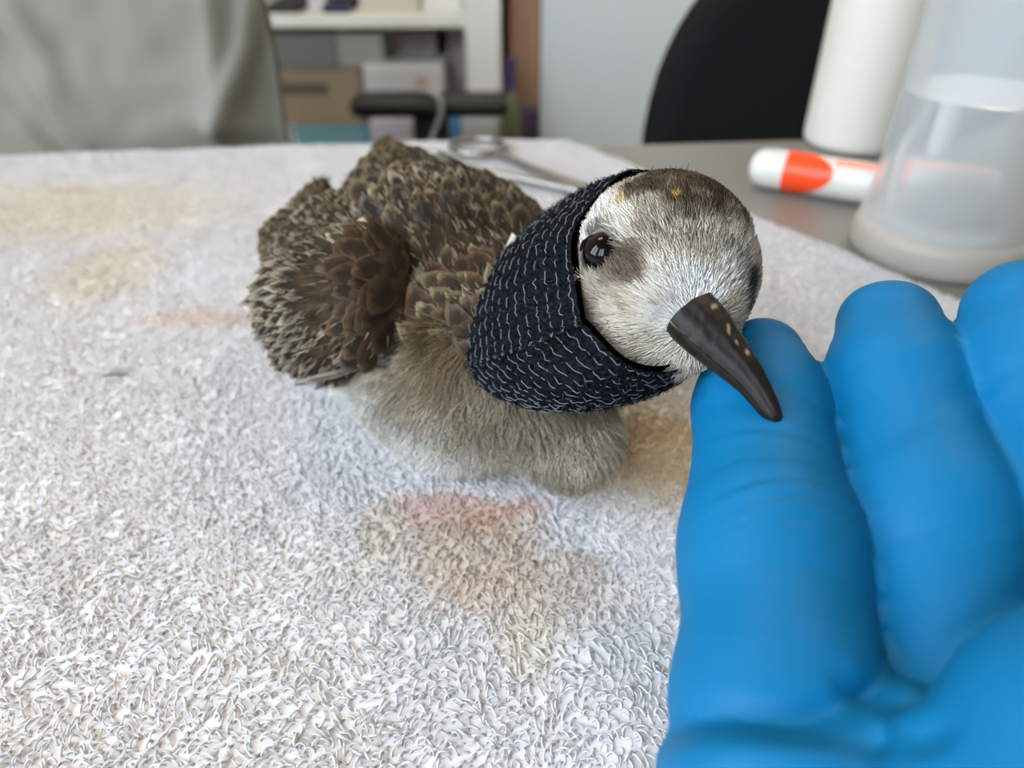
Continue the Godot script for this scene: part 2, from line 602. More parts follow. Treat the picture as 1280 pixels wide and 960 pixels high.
func plumage(body: Node3D, head_net: Array, trunk_net: Array) -> void:
	var wing := wing_shape()
	var strip := blade()
	var m := vmat("barbs", 0.85, 0.25, 0.25)
	# head: short hairlike feathers lying back from the bill
	var pts := spread(head_net, 26000, func(p, nn): return nn.dot(Vector3(0, CAM_H, 0) - p) > -0.01 and p.distance_to(head_mid + Vector3(-0.012, 0, -0.012)) > 0.006)
	var xf := []
	var cols := PackedColorArray()
	var eye_at := on_head(749, 317)
	for i in pts[0].size():
		var p: Vector3 = pts[0][i]
		var nn: Vector3 = pts[1][i]
		var de := p.distance_to(eye_at)
		if de < (0.0037 if p.y > eye_at.y + 0.001 else 0.0043): continue
		if p.distance_to(bill_root) < 0.0042 and rng.randf() < 0.7: continue
		var dir := (p - bill_root).normalized() + Vector3(rng.randf_range(-0.3, 0.3), rng.randf_range(-0.3, 0.3), rng.randf_range(-0.3, 0.3))
		if de < 0.008:                                          # round the eye the feathers bend about it
			dir += (p - eye_at).cross(nn).normalized() * 0.9 * (1.0 if (p - eye_at).y > 0.0 else -1.0) * (1.0 - de / 0.008)
		var c := head_color(p)
		var up := (p - head_mid).dot(Vector3(0.252, 0.960, -0.119)) / 0.0151
		var dark := smoothstep(0.5, 0.75, up)
		var ln := rng.randf_range(0.0016, 0.0030) * (1.0 - 0.45 * dark)
		if p.distance_to(bill_root) < 0.008: ln *= 0.75
		var b := frame_on(nn, dir, rng.randf_range(0.02, 0.28))
		xf.append(Transform3D(Basis(b.x * rng.randf_range(0.00018, 0.00036), b.y * ln, b.z * ln), p - nn * 0.0001))
		var f := rng.randf_range(0.72, 1.12)
		if rng.randf() < 0.10 and dark < 0.3 and p.y > head_mid.y - 0.011: f *= 0.55
		if p.distance_to(at(825, 432, 0.111)) < 0.0062: f = rng.randf_range(0.97, 1.12)
		f *= lerpf(1.0 + 0.5 * smoothstep(0.2, 0.6, c.g), 1.0, dark)
		cols.append(Color(minf(c.r * f, 0.93), minf(c.g * f, 0.93), minf(c.b * f, 0.93)))
	scatter("head_plumage", strip, m, body, xf, cols)
	# breast, flank and belly: long soft fluff
	pts = spread(trunk_net, 34000, func(p, nn): return p.y < 0.040 and p.y > -0.001 and nn.dot(Vector3(-0.02, CAM_H, 0) - p) > -0.05 and field(p, wing, [0.008], [0.006]) > 0.0028)
	xf = []
	cols = PackedColorArray()
	for i in pts[0].size():
		var p: Vector3 = pts[0][i]
		var nn: Vector3 = pts[1][i]
		var dir := (p - neck_root) + Vector3(0, -0.012, -0.004) + Vector3(rng.randf_range(-1, 1), rng.randf_range(-1, 1), rng.randf_range(-1, 1)) * 0.010
		dir += Vector3(soft_noise.get_noise_3dv(p * 120.0), 0, soft_noise.get_noise_3dv(p * 120.0 + Vector3.ONE * 50.0)) * 0.02
		var ln := rng.randf_range(0.0035, 0.0075)
		var gap := field(p, wing, [0.008], [0.006])
		if gap < 0.007: ln *= 0.45
		var b := frame_on(nn, dir, rng.randf_range(0.0, 0.35))
		xf.append(Transform3D(Basis(b.x * rng.randf_range(0.0001, 0.0003), b.y * ln, b.z * ln), p - nn * 0.0002))
		var f := rng.randf_range(0.65, 1.2)
		cols.append(trunk_color(p) * (f * 1.3))
	scatter("breast_down", strip, m, body, xf, cols)

func bill(root: Node3D) -> void:
	var ax := (bill_tip - bill_root)
	var ln := ax.length()
	ax /= ln
	var toward := (Vector3(0, CAM_H, 0) - bill_root).normalized()
	var upw := Vector3(0.36, 0.93, -0.05)
	upw = (upw - ax * upw.dot(ax)).normalized()
	var sidew := ax.cross(upw).normalized()
	var horn := vmat("bill horn", 0.46, 0.34)
	for part in 2:
		var p := PackedVector3Array()
		var c := PackedColorArray()
		var nt := 34
		var ns := 28
		for j in nt:
			var t := j / (nt - 1.0)
			var s := (t * 1.09 - 0.09) * (1.0 if part == 0 else 0.965)
			var hgt := lerpf(0.0050, 0.0026, smoothstep(-0.1, 0.8, s)) * pow(clampf(1.0 - pow(maxf(s, 0.0), 5.0), 0.0, 1.0), 0.55)
			var wid := lerpf(0.0047, 0.0019, smoothstep(-0.1, 0.85, s)) * pow(clampf(1.0 - pow(maxf(s, 0.0), 6.0), 0.0, 1.0), 0.5)
			var drop := -0.0012 * smoothstep(0.55, 1.0, s) * ln / 0.02
			if part == 1:
				hgt *= 0.62
			for i in ns:
				var a := PI * i / (ns - 1.0) * (1.0 if part == 0 else -1.0)
				var yy := sin(a)
				var xx := cos(a)
				if part == 0: yy = signf(yy) * pow(absf(yy), 0.9)
				# a raised ridge along the culmen and a groove above the cutting edge
				var bump := 1.0 - 0.05 * exp(-pow((absf(xx) - 0.80) / 0.10, 2.0)) * (1.0 if part == 0 else 0.4) + 0.05 * exp(-pow(xx / 0.2, 2.0))
				var rough := 1.0 + fuzz_noise.get_noise_3d(a * 30.0, s * 90.0, part * 9.0) * 0.04
				var q := bill_root + ax * (s * ln) + sidew * (xx * wid * bump * rough) + upw * (yy * hgt * bump * rough + drop - (0.0001 if part == 1 else 0.0))
				p.append(q)
				var col := lin(19, 16, 15).lerp(lin(32, 27, 25), clampf(0.5 + fuzz_noise.get_noise_3dv(q * 500.0), 0, 1))
				if part == 0:
					var sp := fuzz_noise.get_noise_3dv(q * 900.0 + Vector3.ONE * 7.0)
					if sp > 0.34 and s < 0.5 and absf(xx) > 0.15 and i > ns * 0.35 and i < ns * 0.8: col = lin(136, 122, 98)
				c.append(col)
		var m := sheet(p, ns, nt, false, part == 0, c)
		put("upper_mandible" if part == 0 else "lower_mandible", m, horn, root)
	# grains of dried sand by the nostril
	for k in 26:
		var s := rng.randf_range(0.02, 0.42)
		var off := rng.randf_range(-0.5, 0.75)
		var q := bill_root + ax * (s * ln) + upw * (0.0046 * sqrt(1.0 - off * off) * (1.0 - s * 0.75)) + sidew * (off * 0.0036 * (1.0 - s * 0.7))
		var g := SphereMesh.new()
		var r := rng.randf_range(0.00012, 0.00034)
		g.radius = r
		g.height = r * 1.3
		g.radial_segments = 8
		g.rings = 5
		put("dried_fleck", g, mat("dried fleck", 150, 134, 106, 0.9), root, q)

func eye(root: Node3D) -> void:
	var c := on_head(749, 317)
	var out := (c - head_mid).normalized()
	var look := (out * 0.8 + (Vector3(0, CAM_H, 0) - c).normalized() * 0.2).normalized()
	var ball := SphereMesh.new()
	ball.radius = 0.0034
	ball.height = 0.0068
	ball.radial_segments = 40
	ball.rings = 24
	var em := mat("eye", 6, 5, 6, 0.08, 0.0, 0.35)
	var e := put("eye", ball, em, root, c - look * 0.0013)
	var lid := vmat("eyelid", 0.8, 0.15)
	var b := frame_on(look, Vector3(0.95, -0.28, 0.1))
	var p := PackedVector3Array()
	var cols := PackedColorArray()
	for j in 10:
		var t := TAU * j / 10.0
		for i in 48:
			var a := TAU * i / 48.0
			var rx := 0.00345 + 0.00050 * cos(t)
			var ry := 0.00245 + 0.00045 * cos(t)
			if absf(sin(a)) < 0.35: rx += 0.0002
			p.append(c - look * 0.0002 + b.z * cos(a) * rx + b.x * sin(a) * ry + look * (0.0005 * sin(t) + 0.0002 * fuzz_noise.get_noise_2d(a * 60.0, t * 20.0)))
			cols.append(lin(22, 19, 18).lerp(lin(34, 26, 23), smoothstep(0.1, 0.7, sin(a - 0.785)) * smoothstep(0.2, 0.9, cos(t)) * 0.9))
	var ring := PackedVector3Array()
	var rc := PackedColorArray()
	for j in 11:
		for i in 48:
			ring.append(p[(j % 10) * 48 + i])
			rc.append(cols[(j % 10) * 48 + i])
	put("eyelid", sheet(ring, 48, 11, true, true, rc), lid, root)

func lid_corner(root: Node3D) -> void:                         # pinkish skin at the lower back corner of the eye
	for k in 4:
		var c := on_head(727.0 + k * 4.0, 324.0 + k * 3.0)
		var s := SphereMesh.new()
		s.radius = 0.00075 - 0.00007 * k
		s.height = s.radius * 1.5
		s.radial_segments = 14
		s.rings = 8
		put("eyelid_skin", s, mat("eyelid skin", 150, 98, 84, 0.6, 0.0, 0.3), root, c + (c - head_mid).normalized() * 0.0002)

func wing_shape() -> Array:
	return [
		prim(at(464, 354, 0.1560), at(408, 384, 0.1680), 0.0090, 0.0136, 0),
		prim(at(468, 404, 0.1540), at(418, 412, 0.1650), 0.0080, 0.0104, 0),
		prim(at(408, 384, 0.1680), at(372, 312, 0.195), 0.0134, 0.0078, 0),
		prim(at(466, 322, 0.1600), at(430, 300, 0.186), 0.0060, 0.0118, 0),
		prim(at(370, 312, 0.199), at(405, 226, 0.234), 0.0070, 0.0014, 0),
		prim(at(380, 300, 0.202), at(400, 250, 0.228), 0.0060, 0.0030, 0),
	]

func wings(root: Node3D, body: Node3D, body_net: Array) -> void:
	# kinds of feather: [meshes]
	var grey := []
	var brown := []
	var rust := []
	var slate := []
	for k in 10:
		grey.append(feather(0.0088, 0.0032, lin(40, 33, 26), lin(172, 160, 140), 0.72, 0.0, 0.8))
		brown.append(feather(0.0092, 0.0052, lin(54, 43, 31), lin(134, 118, 93), 0.80, 0.0, 0.65))
		rust.append(feather(0.0090, 0.0058, lin(50, 36, 25), lin(106, 84, 60), 0.86, 0.0, 0.6))
		slate.append(feather(0.0090, 0.0054, lin(46, 42, 38), lin(110, 102, 93), 0.84))
	var fm := vmat("feather", 0.75, 0.3, 0.1)
	var barb := Image.create(64, 64, false, Image.FORMAT_RGB8)
	for y in 64:
		for x in 64:
			var g := 0.86 + 0.14 * sin((y * 1.2 - absf(x - 27.0) * 0.5) * 1.9) * fuzz_noise.get_noise_2d(x * 9.0, y * 7.0) * 2.0 + 0.10 * fuzz_noise.get_noise_2d(x * 2.0, y * 40.0 - absf(x - 27.0) * 16.0)
			barb.set_pixel(x, y, Color(g, g, g))
	fm.albedo_texture = ImageTexture.create_from_image(barb)
	# --- folded right wing, hanging outward from the flank
	var wp := wing_shape()
	var wnet := nets(wp, [0.008], [0.006], 0.0011)
	var wc := PackedColorArray()
	for p in wnet[0]:
		wc.append(lin(40, 32, 24).lerp(lin(66, 56, 44), clampf(0.5 + fuzz_noise.get_noise_3dv(p * 300.0), 0, 1)))
	var wing := put("wing", raw(wnet[0].duplicate(), wnet[1], wnet[2].duplicate(), wc), vmat("plumage skin"), root)
	var shoulder := at(490, 308, 0.152)
	var rusty := at(488, 338, 0.147)
	var gray_mid := at(486, 422, 0.146)
	var pts := thinned(spread(wnet, 9000, func(p, nn): return true), 0.0023)
	var made := 0
	var rest := []
	var order := range(pts[0].size())
	var eye_pos := Vector3(0, CAM_H, 0)
	order.sort_custom(func(a, b): return facing(pts[0][a], pts[1][a]) > facing(pts[0][b], pts[1][b]))
	for i in order:
		var p: Vector3 = pts[0][i]
		var nn: Vector3 = pts[1][i]
		var dir := (p - shoulder) + Vector3(-0.008, -0.004, -0.012)
		var b := frame_on(nn, dir + Vector3(rng.randf_range(-1, 1), rng.randf_range(-1, 1), rng.randf_range(-1, 1)) * 0.006, rng.randf_range(0.03, 0.11))
		if p.distance_to(at(404, 218, 0.234)) < 0.022: continue
		var kind := grey
		var s := rng.randf_range(0.75, 1.1)
		if p.distance_to(rusty) < 0.0120 + rng.randf() * 0.003: kind = rust
		elif p.distance_to(gray_mid) < 0.009: kind = slate
		elif p.distance_to(shoulder) > 0.045: kind = brown
		var xf := Transform3D(Basis(b.x * s, b.y * s, b.z * s * rng.randf_range(0.9, 1.25)), p - nn * 0.0001 - b.z * 0.002)
		var mesh: ArrayMesh = kind[rng.randi() % kind.size()]
		if made < 230:
			var o := put("covert_feather", mesh, fm, wing)
			o.transform = xf
			made += 1
		else:
			rest.append(xf)
	var cols := PackedColorArray()
	for i in rest.size(): cols.append(Color.WHITE)
	if rest.size(): scatter("small_coverts", grey[0], fm, wing, rest, cols)
	loose_barbs("loose_barbs", wnet, 1700, func(p): return (p - shoulder) + Vector3(-0.008, -0.004, -0.012), wing, func(p): return p.distance_to(rusty) > 0.0115)
	# long flight feathers reaching back past the rump
	for k in 6:
		var tip := at(404 + k * 1.5, 216 + k * 9, 0.235 - k * 0.003)
		var fr := at(352 + k * 7, 318 + k * 4, 0.196)
		var ln := fr.distance_to(tip)
		var f := feather(ln, 0.0075, lin(58, 47, 38), lin(110, 96, 80), 0.9, 0.0, 0.42)
		var o := put("flight_feather", f, fm, wing)
		o.transform = Transform3D(frame_dir(tip - fr, Vector3(-0.75, 0.4, 0.5)), fr)
	# pale edge of the trailing feathers along the wing's foot
	for k in 9:
		var a := at(424 + k * 9, 468 - k * 3, 0.156)
		var f := put("trailing_feather", feather(0.012, 0.0026, lin(120, 108, 92), lin(205, 200, 190), 0.6), fm, wing)
		f.transform = Transform3D(frame_dir(Vector3(-0.8, -0.35, -0.2), Vector3(-0.1, -0.5, 0.8)), a)
	var edge := [at(462, 306, 0.158), at(492, 332, 0.1525), at(511, 368, 0.1490), at(515, 402, 0.1480), at(507, 432, 0.1480), at(490, 454, 0.1500)]
	var rim := smooth_path(edge, 5)
	for k in rim.size() - 2:
		var o := put("marginal_feather", rust[k % 10] if k < 14 else slate[k % 10], fm, wing)
		o.transform = Transform3D(frame_dir(rim[k + 2] - rim[k] + Vector3(-0.0030, 0, 0.0), Vector3(0.25, 0.45, 0.85)).scaled_local(Vector3(0.6, 0.8, 0.75)), rim[k] + Vector3(-0.0018, 0, 0))
	# --- the far wing, mostly behind the collar
	var lp := [
		prim(at(690, 348, 0.176), at(630, 300, 0.205), 0.0100, 0.0095, 0),
		prim(at(630, 300, 0.205), at(556, 224, 0.245), 0.0085, 0.0020, 0),
	]
	var lnet := nets(lp, [0.006], [0.006], 0.0012)
	var lc := PackedColorArray()
	for p in lnet[0]: lc.append(lin(74, 58, 42).lerp(lin(104, 86, 62), clampf(0.5 + fuzz_noise.get_noise_3dv(p * 300.0), 0, 1)))
	var far_wing := put("wing", raw(lnet[0].duplicate(), lnet[1], lnet[2].duplicate(), lc), vmat("plumage skin"), root)
	var lx := []
	cols = PackedColorArray()
	pts = thinned(spread(lnet, 4000, func(p, nn): return true), 0.0028)
	for i in pts[0].size():
		var b := frame_on(pts[1][i], Vector3(-0.35, -0.05, -0.9) + Vector3(rng.randf_range(-1, 1), rng.randf_range(-1, 1), 0) * 0.25, 0.15)
		lx.append(Transform3D(b, pts[0][i] - pts[1][i] * 0.0004 - b.z * 0.002))
		cols.append(Color.WHITE * rng.randf_range(0.75, 1.05))
	scatter("far_coverts", brown[1], fm, far_wing, lx, cols)
	# --- mantle and rump
	var along := (at(484, 186, 0.246) - at(640, 380, 0.155)).normalized()
	pts = thinned(spread(body_net, 14000, func(p, nn): return p.y > 0.0335 and nn.y > -0.2 and p.distance_to(at(800, 370, 0.130)) > 0.022 and p.distance_to(at(484, 186, 0.246)) > 0.022), 0.0027)
	order = range(pts[0].size())
	order.sort_custom(func(a, b): return facing(pts[0][a], pts[1][a]) > facing(pts[0][b], pts[1][b]))
	made = 0
	rest = []
	for i in order:
		var p: Vector3 = pts[0][i]
		var nn: Vector3 = pts[1][i]
		if p.distance_to(at(484, 186, 0.246)) < 0.027 or p.distance_to(at(524, 366, 0.1520)) < 0.0055: continue
		var b := frame_on(nn, along + Vector3(rng.randf_range(-1, 1), rng.randf_range(-1, 1), rng.randf_range(-1, 1)) * 0.4, rng.randf_range(0.04, 0.15))
		var kind := brown
		var r := rng.randf()
		var back := p.distance_to(at(484, 186, 0.246))
		if r < 0.35 and p.distance_to(neck_root) > 0.032: kind = grey
		elif r < 0.45 and p.distance_to(neck_root) > 0.03: kind = slate
		elif r < 0.54 and p.distance_to(neck_root) < 0.035: kind = rust
		var s := rng.randf_range(0.8, 1.15) * (1.0 if back > 0.03 else 0.8)
		var xf := Transform3D(Basis(b.x * s, b.y * s, b.z * s * rng.randf_range(0.9, 1.2)), p + nn * 0.0003 - b.z * 0.002)
		if made < 290:
			var o := put("mantle_feather", kind[rng.randi() % kind.size()], fm, body)
			o.transform = xf
			made += 1
		else:
			rest.append(xf)
	cols = PackedColorArray()
	for i in rest.size(): cols.append(Color.WHITE * rng.randf_range(0.8, 1.1))
	if rest.size(): scatter("mantle_coverts", brown[0], fm, body, rest, cols)
	loose_barbs("loose_barbs", body_net, 2400, func(p): return along, body, func(p): return p.y > 0.0335 and p.distance_to(at(800, 370, 0.130)) > 0.022 and p.distance_to(at(484, 186, 0.246)) > 0.022)
	# pale torn feather at the wing's root
	for k in 5:
		var o := put("pale_feather", feather(0.010, 0.0045, lin(196, 184, 152), lin(214, 206, 182), 0.7), fm, body)
		o.transform = Transform3D(frame_dir(Vector3(-0.5 + k * 0.2, -0.5, 0.25), Vector3(-0.3, 0.7, 0.6)), at(457 + k * 3, 275 + k * 3, 0.1610 + k * 0.0006))
	# --- tail: a short fan of stiff feathers
	var tail := put("tail", tube(PackedVector3Array([at(497, 215, 0.232), at(488, 190, 0.243), at(485, 182, 0.247)]), [0.006, 0.0035, 0.0015], 12), mat("tail root", 84, 70, 52, 0.9), root)
	for k in 7:
		var tip := at(451 + k * 10.5, 206 - 39.0 * pow(sin(PI * (k + 0.55) / 7.0), 1.7), 0.250)
		var fr := at(470 + k * 10, 240, 0.224)
		var o := put("tail_feather", feather(fr.distance_to(tip) * 1.05, 0.0085, lin(70, 56, 38), lin(100, 84, 60), 0.9, 0.12, 0.42), fm, tail)
		o.transform = Transform3D(frame_dir(tip - fr, Vector3(-0.3 + k * 0.12, 0.8, 0.5)), fr + Vector3(0, 0.0003 * (3 - absi(k - 3)), 0))

func loose_barbs(called: String, net: Array, count: int, flow: Callable, parent: Node, where: Callable) -> void:
	var pts := spread(net, count, func(p, nn): return where.call(p) and nn.dot(Vector3(0, CAM_H, 0) - p) > -0.03)
	var xf := []
	var cols := PackedColorArray()
	for i in pts[0].size():
		var dir: Vector3 = flow.call(pts[0][i])
		dir = dir.normalized() + Vector3(rng.randf_range(-1, 1), rng.randf_range(-1, 1), rng.randf_range(-1, 1)) * 0.45
		var b := frame_on(pts[1][i], dir, rng.randf_range(0.02, 0.14))
		var ln := rng.randf_range(0.002, 0.0042)
		xf.append(Transform3D(Basis(b.x * rng.randf_range(0.00012, 0.00034), b.y * ln, b.z * ln), pts[0][i] + pts[1][i] * rng.randf_range(0.0, 0.0006)))
		cols.append(lin(44, 35, 26).lerp(lin(176, 163, 140), pow(rng.randf(), 2.4)))
	scatter(called, blade(), vmat("barbs", 0.85, 0.25, 0.25), parent, xf, cols)

func facing(p: Vector3, n: Vector3) -> float:
	var v := Vector3(0, CAM_H, 0) - p
	return n.dot(v.normalized()) - v.length() * 1.5

# ------------------------------------------------------------------ the bandage collar
func collar() -> void:
	var root := node_at("bandage_collar", "black woven bandage collar with grey threads wrapped round the bird's neck", "bandage")
	var corner_f := at(727, 402, 0.1085)
	var corner_b := at(575, 455, 0.142)
	var front := smooth_path([at(800, 212, 0.1275), at(752, 240, 0.1225), at(716, 292, 0.1175), at(718, 350, 0.1125), corner_f, corner_f + Vector3(0.0004, -0.0004, 0), at(785, 456, 0.1065), at(845, 462, 0.1105), at(905, 425, 0.121), at(930, 330, 0.132), at(885, 245, 0.135)], 32, true)
	var back := smooth_path([at(660, 294, 0.160), at(636, 312, 0.157), at(600, 350, 0.152), at(578, 405, 0.146), corner_b, corner_b + Vector3(0.0003, -0.0004, 0), at(618, 496, 0.134), at(692, 515, 0.128), at(768, 496, 0.130), at(800, 400, 0.152), at(745, 310, 0.165)], 32, true)
	var nu := front.size()
	var nv := 110
	var mid := Vector3.ZERO
	for p in front: mid += p
	for p in back: mid += p
	mid /= 2.0 * nu
	var axis_f := Vector3.ZERO
	for p in front: axis_f += p / nu
	var axis_b := Vector3.ZERO
	for p in back: axis_b += p / nu
	var ax := (axis_f - axis_b).normalized()
	var skin := func(i: int, s: float) -> Vector3:
		var q: Vector3 = front[i].lerp(back[i], s)
		var c := axis_f.lerp(axis_b, s)
		return q + (q - c).normalized() * 0.0022 * sin(PI * s)
	var p := PackedVector3Array()
	var col := PackedColorArray()
	var rows := 15.0
	for j in nv:
		var s := j / (nv - 1.0)
		for i in nu:
			var q: Vector3 = skin.call(i, s)
			var o := (q - axis_f.lerp(axis_b, s))
			o = (o - ax * o.dot(ax)).normalized()
			var weave := fuzz_noise.get_noise_3dv(q * 1100.0) * 0.00055 + sin(s * rows * TAU) * 0.00010 + sin(i * 1.1 + 3.0 * sin(s * 40.0)) * 0.00007
			if j == 0 or j == nv - 1: o *= 0.2
			p.append(q + o * weave)
			var g := clampf(0.5 + fuzz_noise.get_noise_3dv(q * 1500.0 + Vector3.ONE * 3.0) * 1.5, 0, 1)
			col.append(lin(11, 12, 14).lerp(lin(29, 32, 36), g))
	for j in nv:                                               # back along the inside: the wrap has thickness
		var s := 1.0 - j / (nv - 1.0)
		if j % 6 and j != nv - 1: continue
		for i in nu:
			var q: Vector3 = skin.call(i, s)
			var o := (q - axis_f.lerp(axis_b, s))
			p.append(q - o.normalized() * 0.0011)
			col.append(lin(10, 10, 12))
	put("bandage_wrap", sheet(p, nu, p.size() / nu, true, false, col), vmat("bandage", 0.95, 0.12), root)
	# elastic threads, lying round the wrap in rows
	var tm := mat("bandage thread", 104, 110, 116, 0.9)
	for k in 15:
		var s := (k + 0.35) / 15.0
		var run := PackedVector3Array()
		var ph := rng.randf() * 9.0
		for i in range(0, nu, 2):
			var w := fuzz_noise.get_noise_2d(i * 3.0, k * 77.0) * 0.010
			var q: Vector3 = skin.call(i, clampf(s + w, 0.004, 0.996))
			var o := (q - axis_f.lerp(axis_b, s))
			o = (o - ax * o.dot(ax)).normalized()
			var dip := 0.00022 * sin(i * 0.62 + ph) + fuzz_noise.get_noise_2d(i * 6.0, k * 31.0 + 500.0) * 0.0006
			run.append(q + o * (0.00012 + dip))
		run.append(run[0])
		put("elastic_thread", tube(run, 0.00008 + 0.00002 * rng.randf(), 5), tm, root)
	# loose hook of white thread under the chin
	put("loose_thread", tube(smooth_path([at(750, 484, 0.1262), at(742, 489, 0.1258), at(747, 494, 0.1255), at(757, 494, 0.1255), at(766, 488, 0.1257)], 6), 0.00018, 6), mat("loose thread", 205, 205, 200, 0.7), root)
	# white corner of dressing showing at the back of the neck
	var tp := PackedVector3Array()
	for q in [at(640, 291, 0.1555), at(652, 301, 0.155), at(627, 318, 0.154), at(638, 325, 0.153)]: tp.append(q)
	var corner := sheet(tp, 2, 2)
	put("dressing_corner", joined([corner, [corner, Transform3D(Basis(), Vector3(0, -0.0006, -0.0006))]]), mat("dressing", 196, 192, 184, 0.9), root)
	# fuzz of the crinkled weave
	var strip := blade()
	var xf := []
	var cols := PackedColorArray()
	for k in 5200:
		var s := rng.randf()
		var i := rng.randi() % nu
		var q: Vector3 = skin.call(i, s)
		var o := (q - axis_f.lerp(axis_b, s)).normalized()
		var b := frame_on(o, Vector3(rng.randf_range(-1, 1), rng.randf_range(-1, 1), rng.randf_range(-1, 1)), rng.randf_range(0.1, 0.9))
		var ln := rng.randf_range(0.0005, 0.0013)
		xf.append(Transform3D(Basis(b.x * 0.00014, b.y * ln, b.z * ln), q))
		cols.append(lin(14, 15, 17).lerp(lin(70, 75, 82), pow(rng.randf(), 4.0)))
	scatter("bandage_fuzz", strip, vmat("bandage fuzz", 0.9, 0.2), root, xf, cols)

# ------------------------------------------------------------------ the towel
const EDGE_Z := -0.408
func far_edge(x: float) -> float: return EDGE_Z - 0.10 * (x - 0.158)
func side_edge(z: float) -> float: return 0.0254 + (z + 0.4014) * 0.633

func towel_top(x: float, z: float) -> float:
	var y := soft_noise.get_noise_2d(x * 14.0, z * 14.0) * 0.0014
	y *= 1.0 - exp(-(pow((x + 0.01) / 0.05, 2.0) + pow((z + 0.16) / 0.06, 2.0)))
	var d := minf(z - far_edge(x), (side_edge(z) - x) * 0.84)
	return -0.0008 + y - 0.0016 * exp(-maxf(d, 0.0) / 0.003)

func towel_color(p: Vector3) -> Color:
	var c := lin(228, 227, 229)
	var n := fuzz_noise.get_noise_2d(p.x * 160.0, p.z * 160.0) * 0.3
	for s in [
		[at(612, 632, 0.1545), 0.0045, 0.0045, lin(205, 120, 108), 0.75],
		[at(575, 630, 0.156), 0.022, 0.007, lin(214, 172, 156), 0.75],
		[at(600, 690, 0.148), 0.017, 0.016, lin(206, 186, 164), 0.75],
		[at(690, 730, 0.140), 0.016, 0.012, lin(206, 188, 170), 0.6],
		[at(480, 660, 0.152), 0.006, 0.012, lin(214, 204, 184), 0.6],
		[at(660, 810, 0.131), 0.006, 0.010, lin(214, 204, 184), 0.5],
		[at(840, 520, 0.168), 0.020, 0.022, lin(206, 184, 140), 0.8],  # tan tint on the pile between head and glove
		[at(125, 310, 0.25), 0.020, 0.030, lin(222, 208, 184), 0.55],
		[at(240, 375, 0.225), 0.022, 0.008, lin(220, 198, 176), 0.5],
		[at(80, 230, 0.32), 0.010, 0.004, lin(205, 165, 150), 0.5],
		[at(60, 250, 0.30), 0.09, 0.04, lin(226, 216, 194), 0.6],
	]:
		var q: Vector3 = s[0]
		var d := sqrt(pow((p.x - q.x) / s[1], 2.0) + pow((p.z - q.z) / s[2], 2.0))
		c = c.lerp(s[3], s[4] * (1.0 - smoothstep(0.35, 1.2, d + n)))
	return c

func towel() -> void:
	var root := node_at("towel", "white terry cloth towel with faint pink and tan stains and tints spread under the bird", "towel")
	var nu := 170
	var nv := 130
	var p := PackedVector3Array()
	var c := PackedColorArray()
	for layer in 2:
		for jj in nv:
			var j := jj if layer == 0 else nv - 1 - jj
			for i in nu:
				var x0 := -0.50
				var v := float(j) / (nv - 1)
				var z := lerpf(0.20, -0.42, v)
				var u := float(i) / (nu - 1)
				var x := lerpf(x0, side_edge(maxf(z, -0.42)), u)
				z = lerpf(0.20, far_edge(x), v)
				x = lerpf(x0, side_edge(z), u)
				var q := Vector3(x, towel_top(x, z) if layer == 0 else -0.0046, z)
				p.append(q)
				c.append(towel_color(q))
	put("towel_cloth", sheet(p, nu, nv * 2, false, true, c), vmat("towel ground", 0.95, 0.1), root)
	# the pile: small standing loops of yarn
	var arch := PackedVector3Array()
	for i in 9:
		var a := PI * i / 8.0
		arch.append(Vector3(cos(a) * 0.5 * (1.0 + 0.25 * sin(a)), sin(a) - 0.05, 0.12 * sin(a * 2.0)))
	var loop := tube(arch, 0.115, 5, 1.0, Vector3.BACK)
	var xf := []
	var cols := PackedColorArray()
	var step := 0.00128
	var z := 0.0
	z = -0.415
	while z < 0.07:
		var reach := 0.10 + absf(z) * 0.78
		var x := -reach * 0.98
		while x < reach * 0.9:
			var q := Vector3(x + rng.randf_range(-0.5, 0.5) * step, 0, z + rng.randf_range(-0.5, 0.5) * step)
			x += step
			if q.x > side_edge(q.z) - 0.0002 or q.z < far_edge(q.x) + 0.0002: continue
			q.y = towel_top(q.x, q.z) - 0.0002
			var lean := soft_noise.get_noise_3d(q.x * 60.0, 5.0, q.z * 60.0)
			var yaw := soft_noise.get_noise_3d(q.x * 40.0, 90.0, q.z * 40.0) * 4.0 + rng.randf_range(-1.0, 1.0)
			var b := Basis(Vector3.UP, yaw) * Basis(Vector3.RIGHT, lean * 1.3 + rng.randf_range(-0.5, 0.5)) * Basis(Vector3.BACK, rng.randf_range(-0.4, 0.4))
			var h := rng.randf_range(0.0007, 0.0014)
			var w := rng.randf_range(0.0013, 0.0020)
			xf.append(Transform3D(Basis(b.x * w, b.y * h, b.z * w), q))
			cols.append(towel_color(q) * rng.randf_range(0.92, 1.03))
		z += step
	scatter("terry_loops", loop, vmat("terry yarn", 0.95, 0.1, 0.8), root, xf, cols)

func wisp() -> void:
	var root := node_at("feather_wisp", "tiny dark wisp of a feather lying alone on the towel left of the bird", "feather", "", at(141, 457, 0.1975))
	root.position.y = 0.0006
	put("shaft", tube(PackedVector3Array([Vector3(-0.0034, 0, 0.0003), Vector3(-0.001, 0.0004, 0.0006), Vector3(0.0020, 0.0003, 0.0004), Vector3(0.0036, 0.0002, 0.0001)]), [0.00032, 0.00026, 0.0002, 0.00008], 6), mat("wisp", 84, 80, 80, 0.8), root)
	for k in 5:
		var x := -0.0018 + k * 0.0011
		put("barb", tube(PackedVector3Array([Vector3(x, 0.0003, 0.0004), Vector3(x + 0.0009, 0.0008, -0.0008), Vector3(x + 0.0016, 0.0012, -0.0020)]), [0.00012, 0.0001, 0.00004], 5), mat("wisp", 84, 80, 80, 0.8), root)

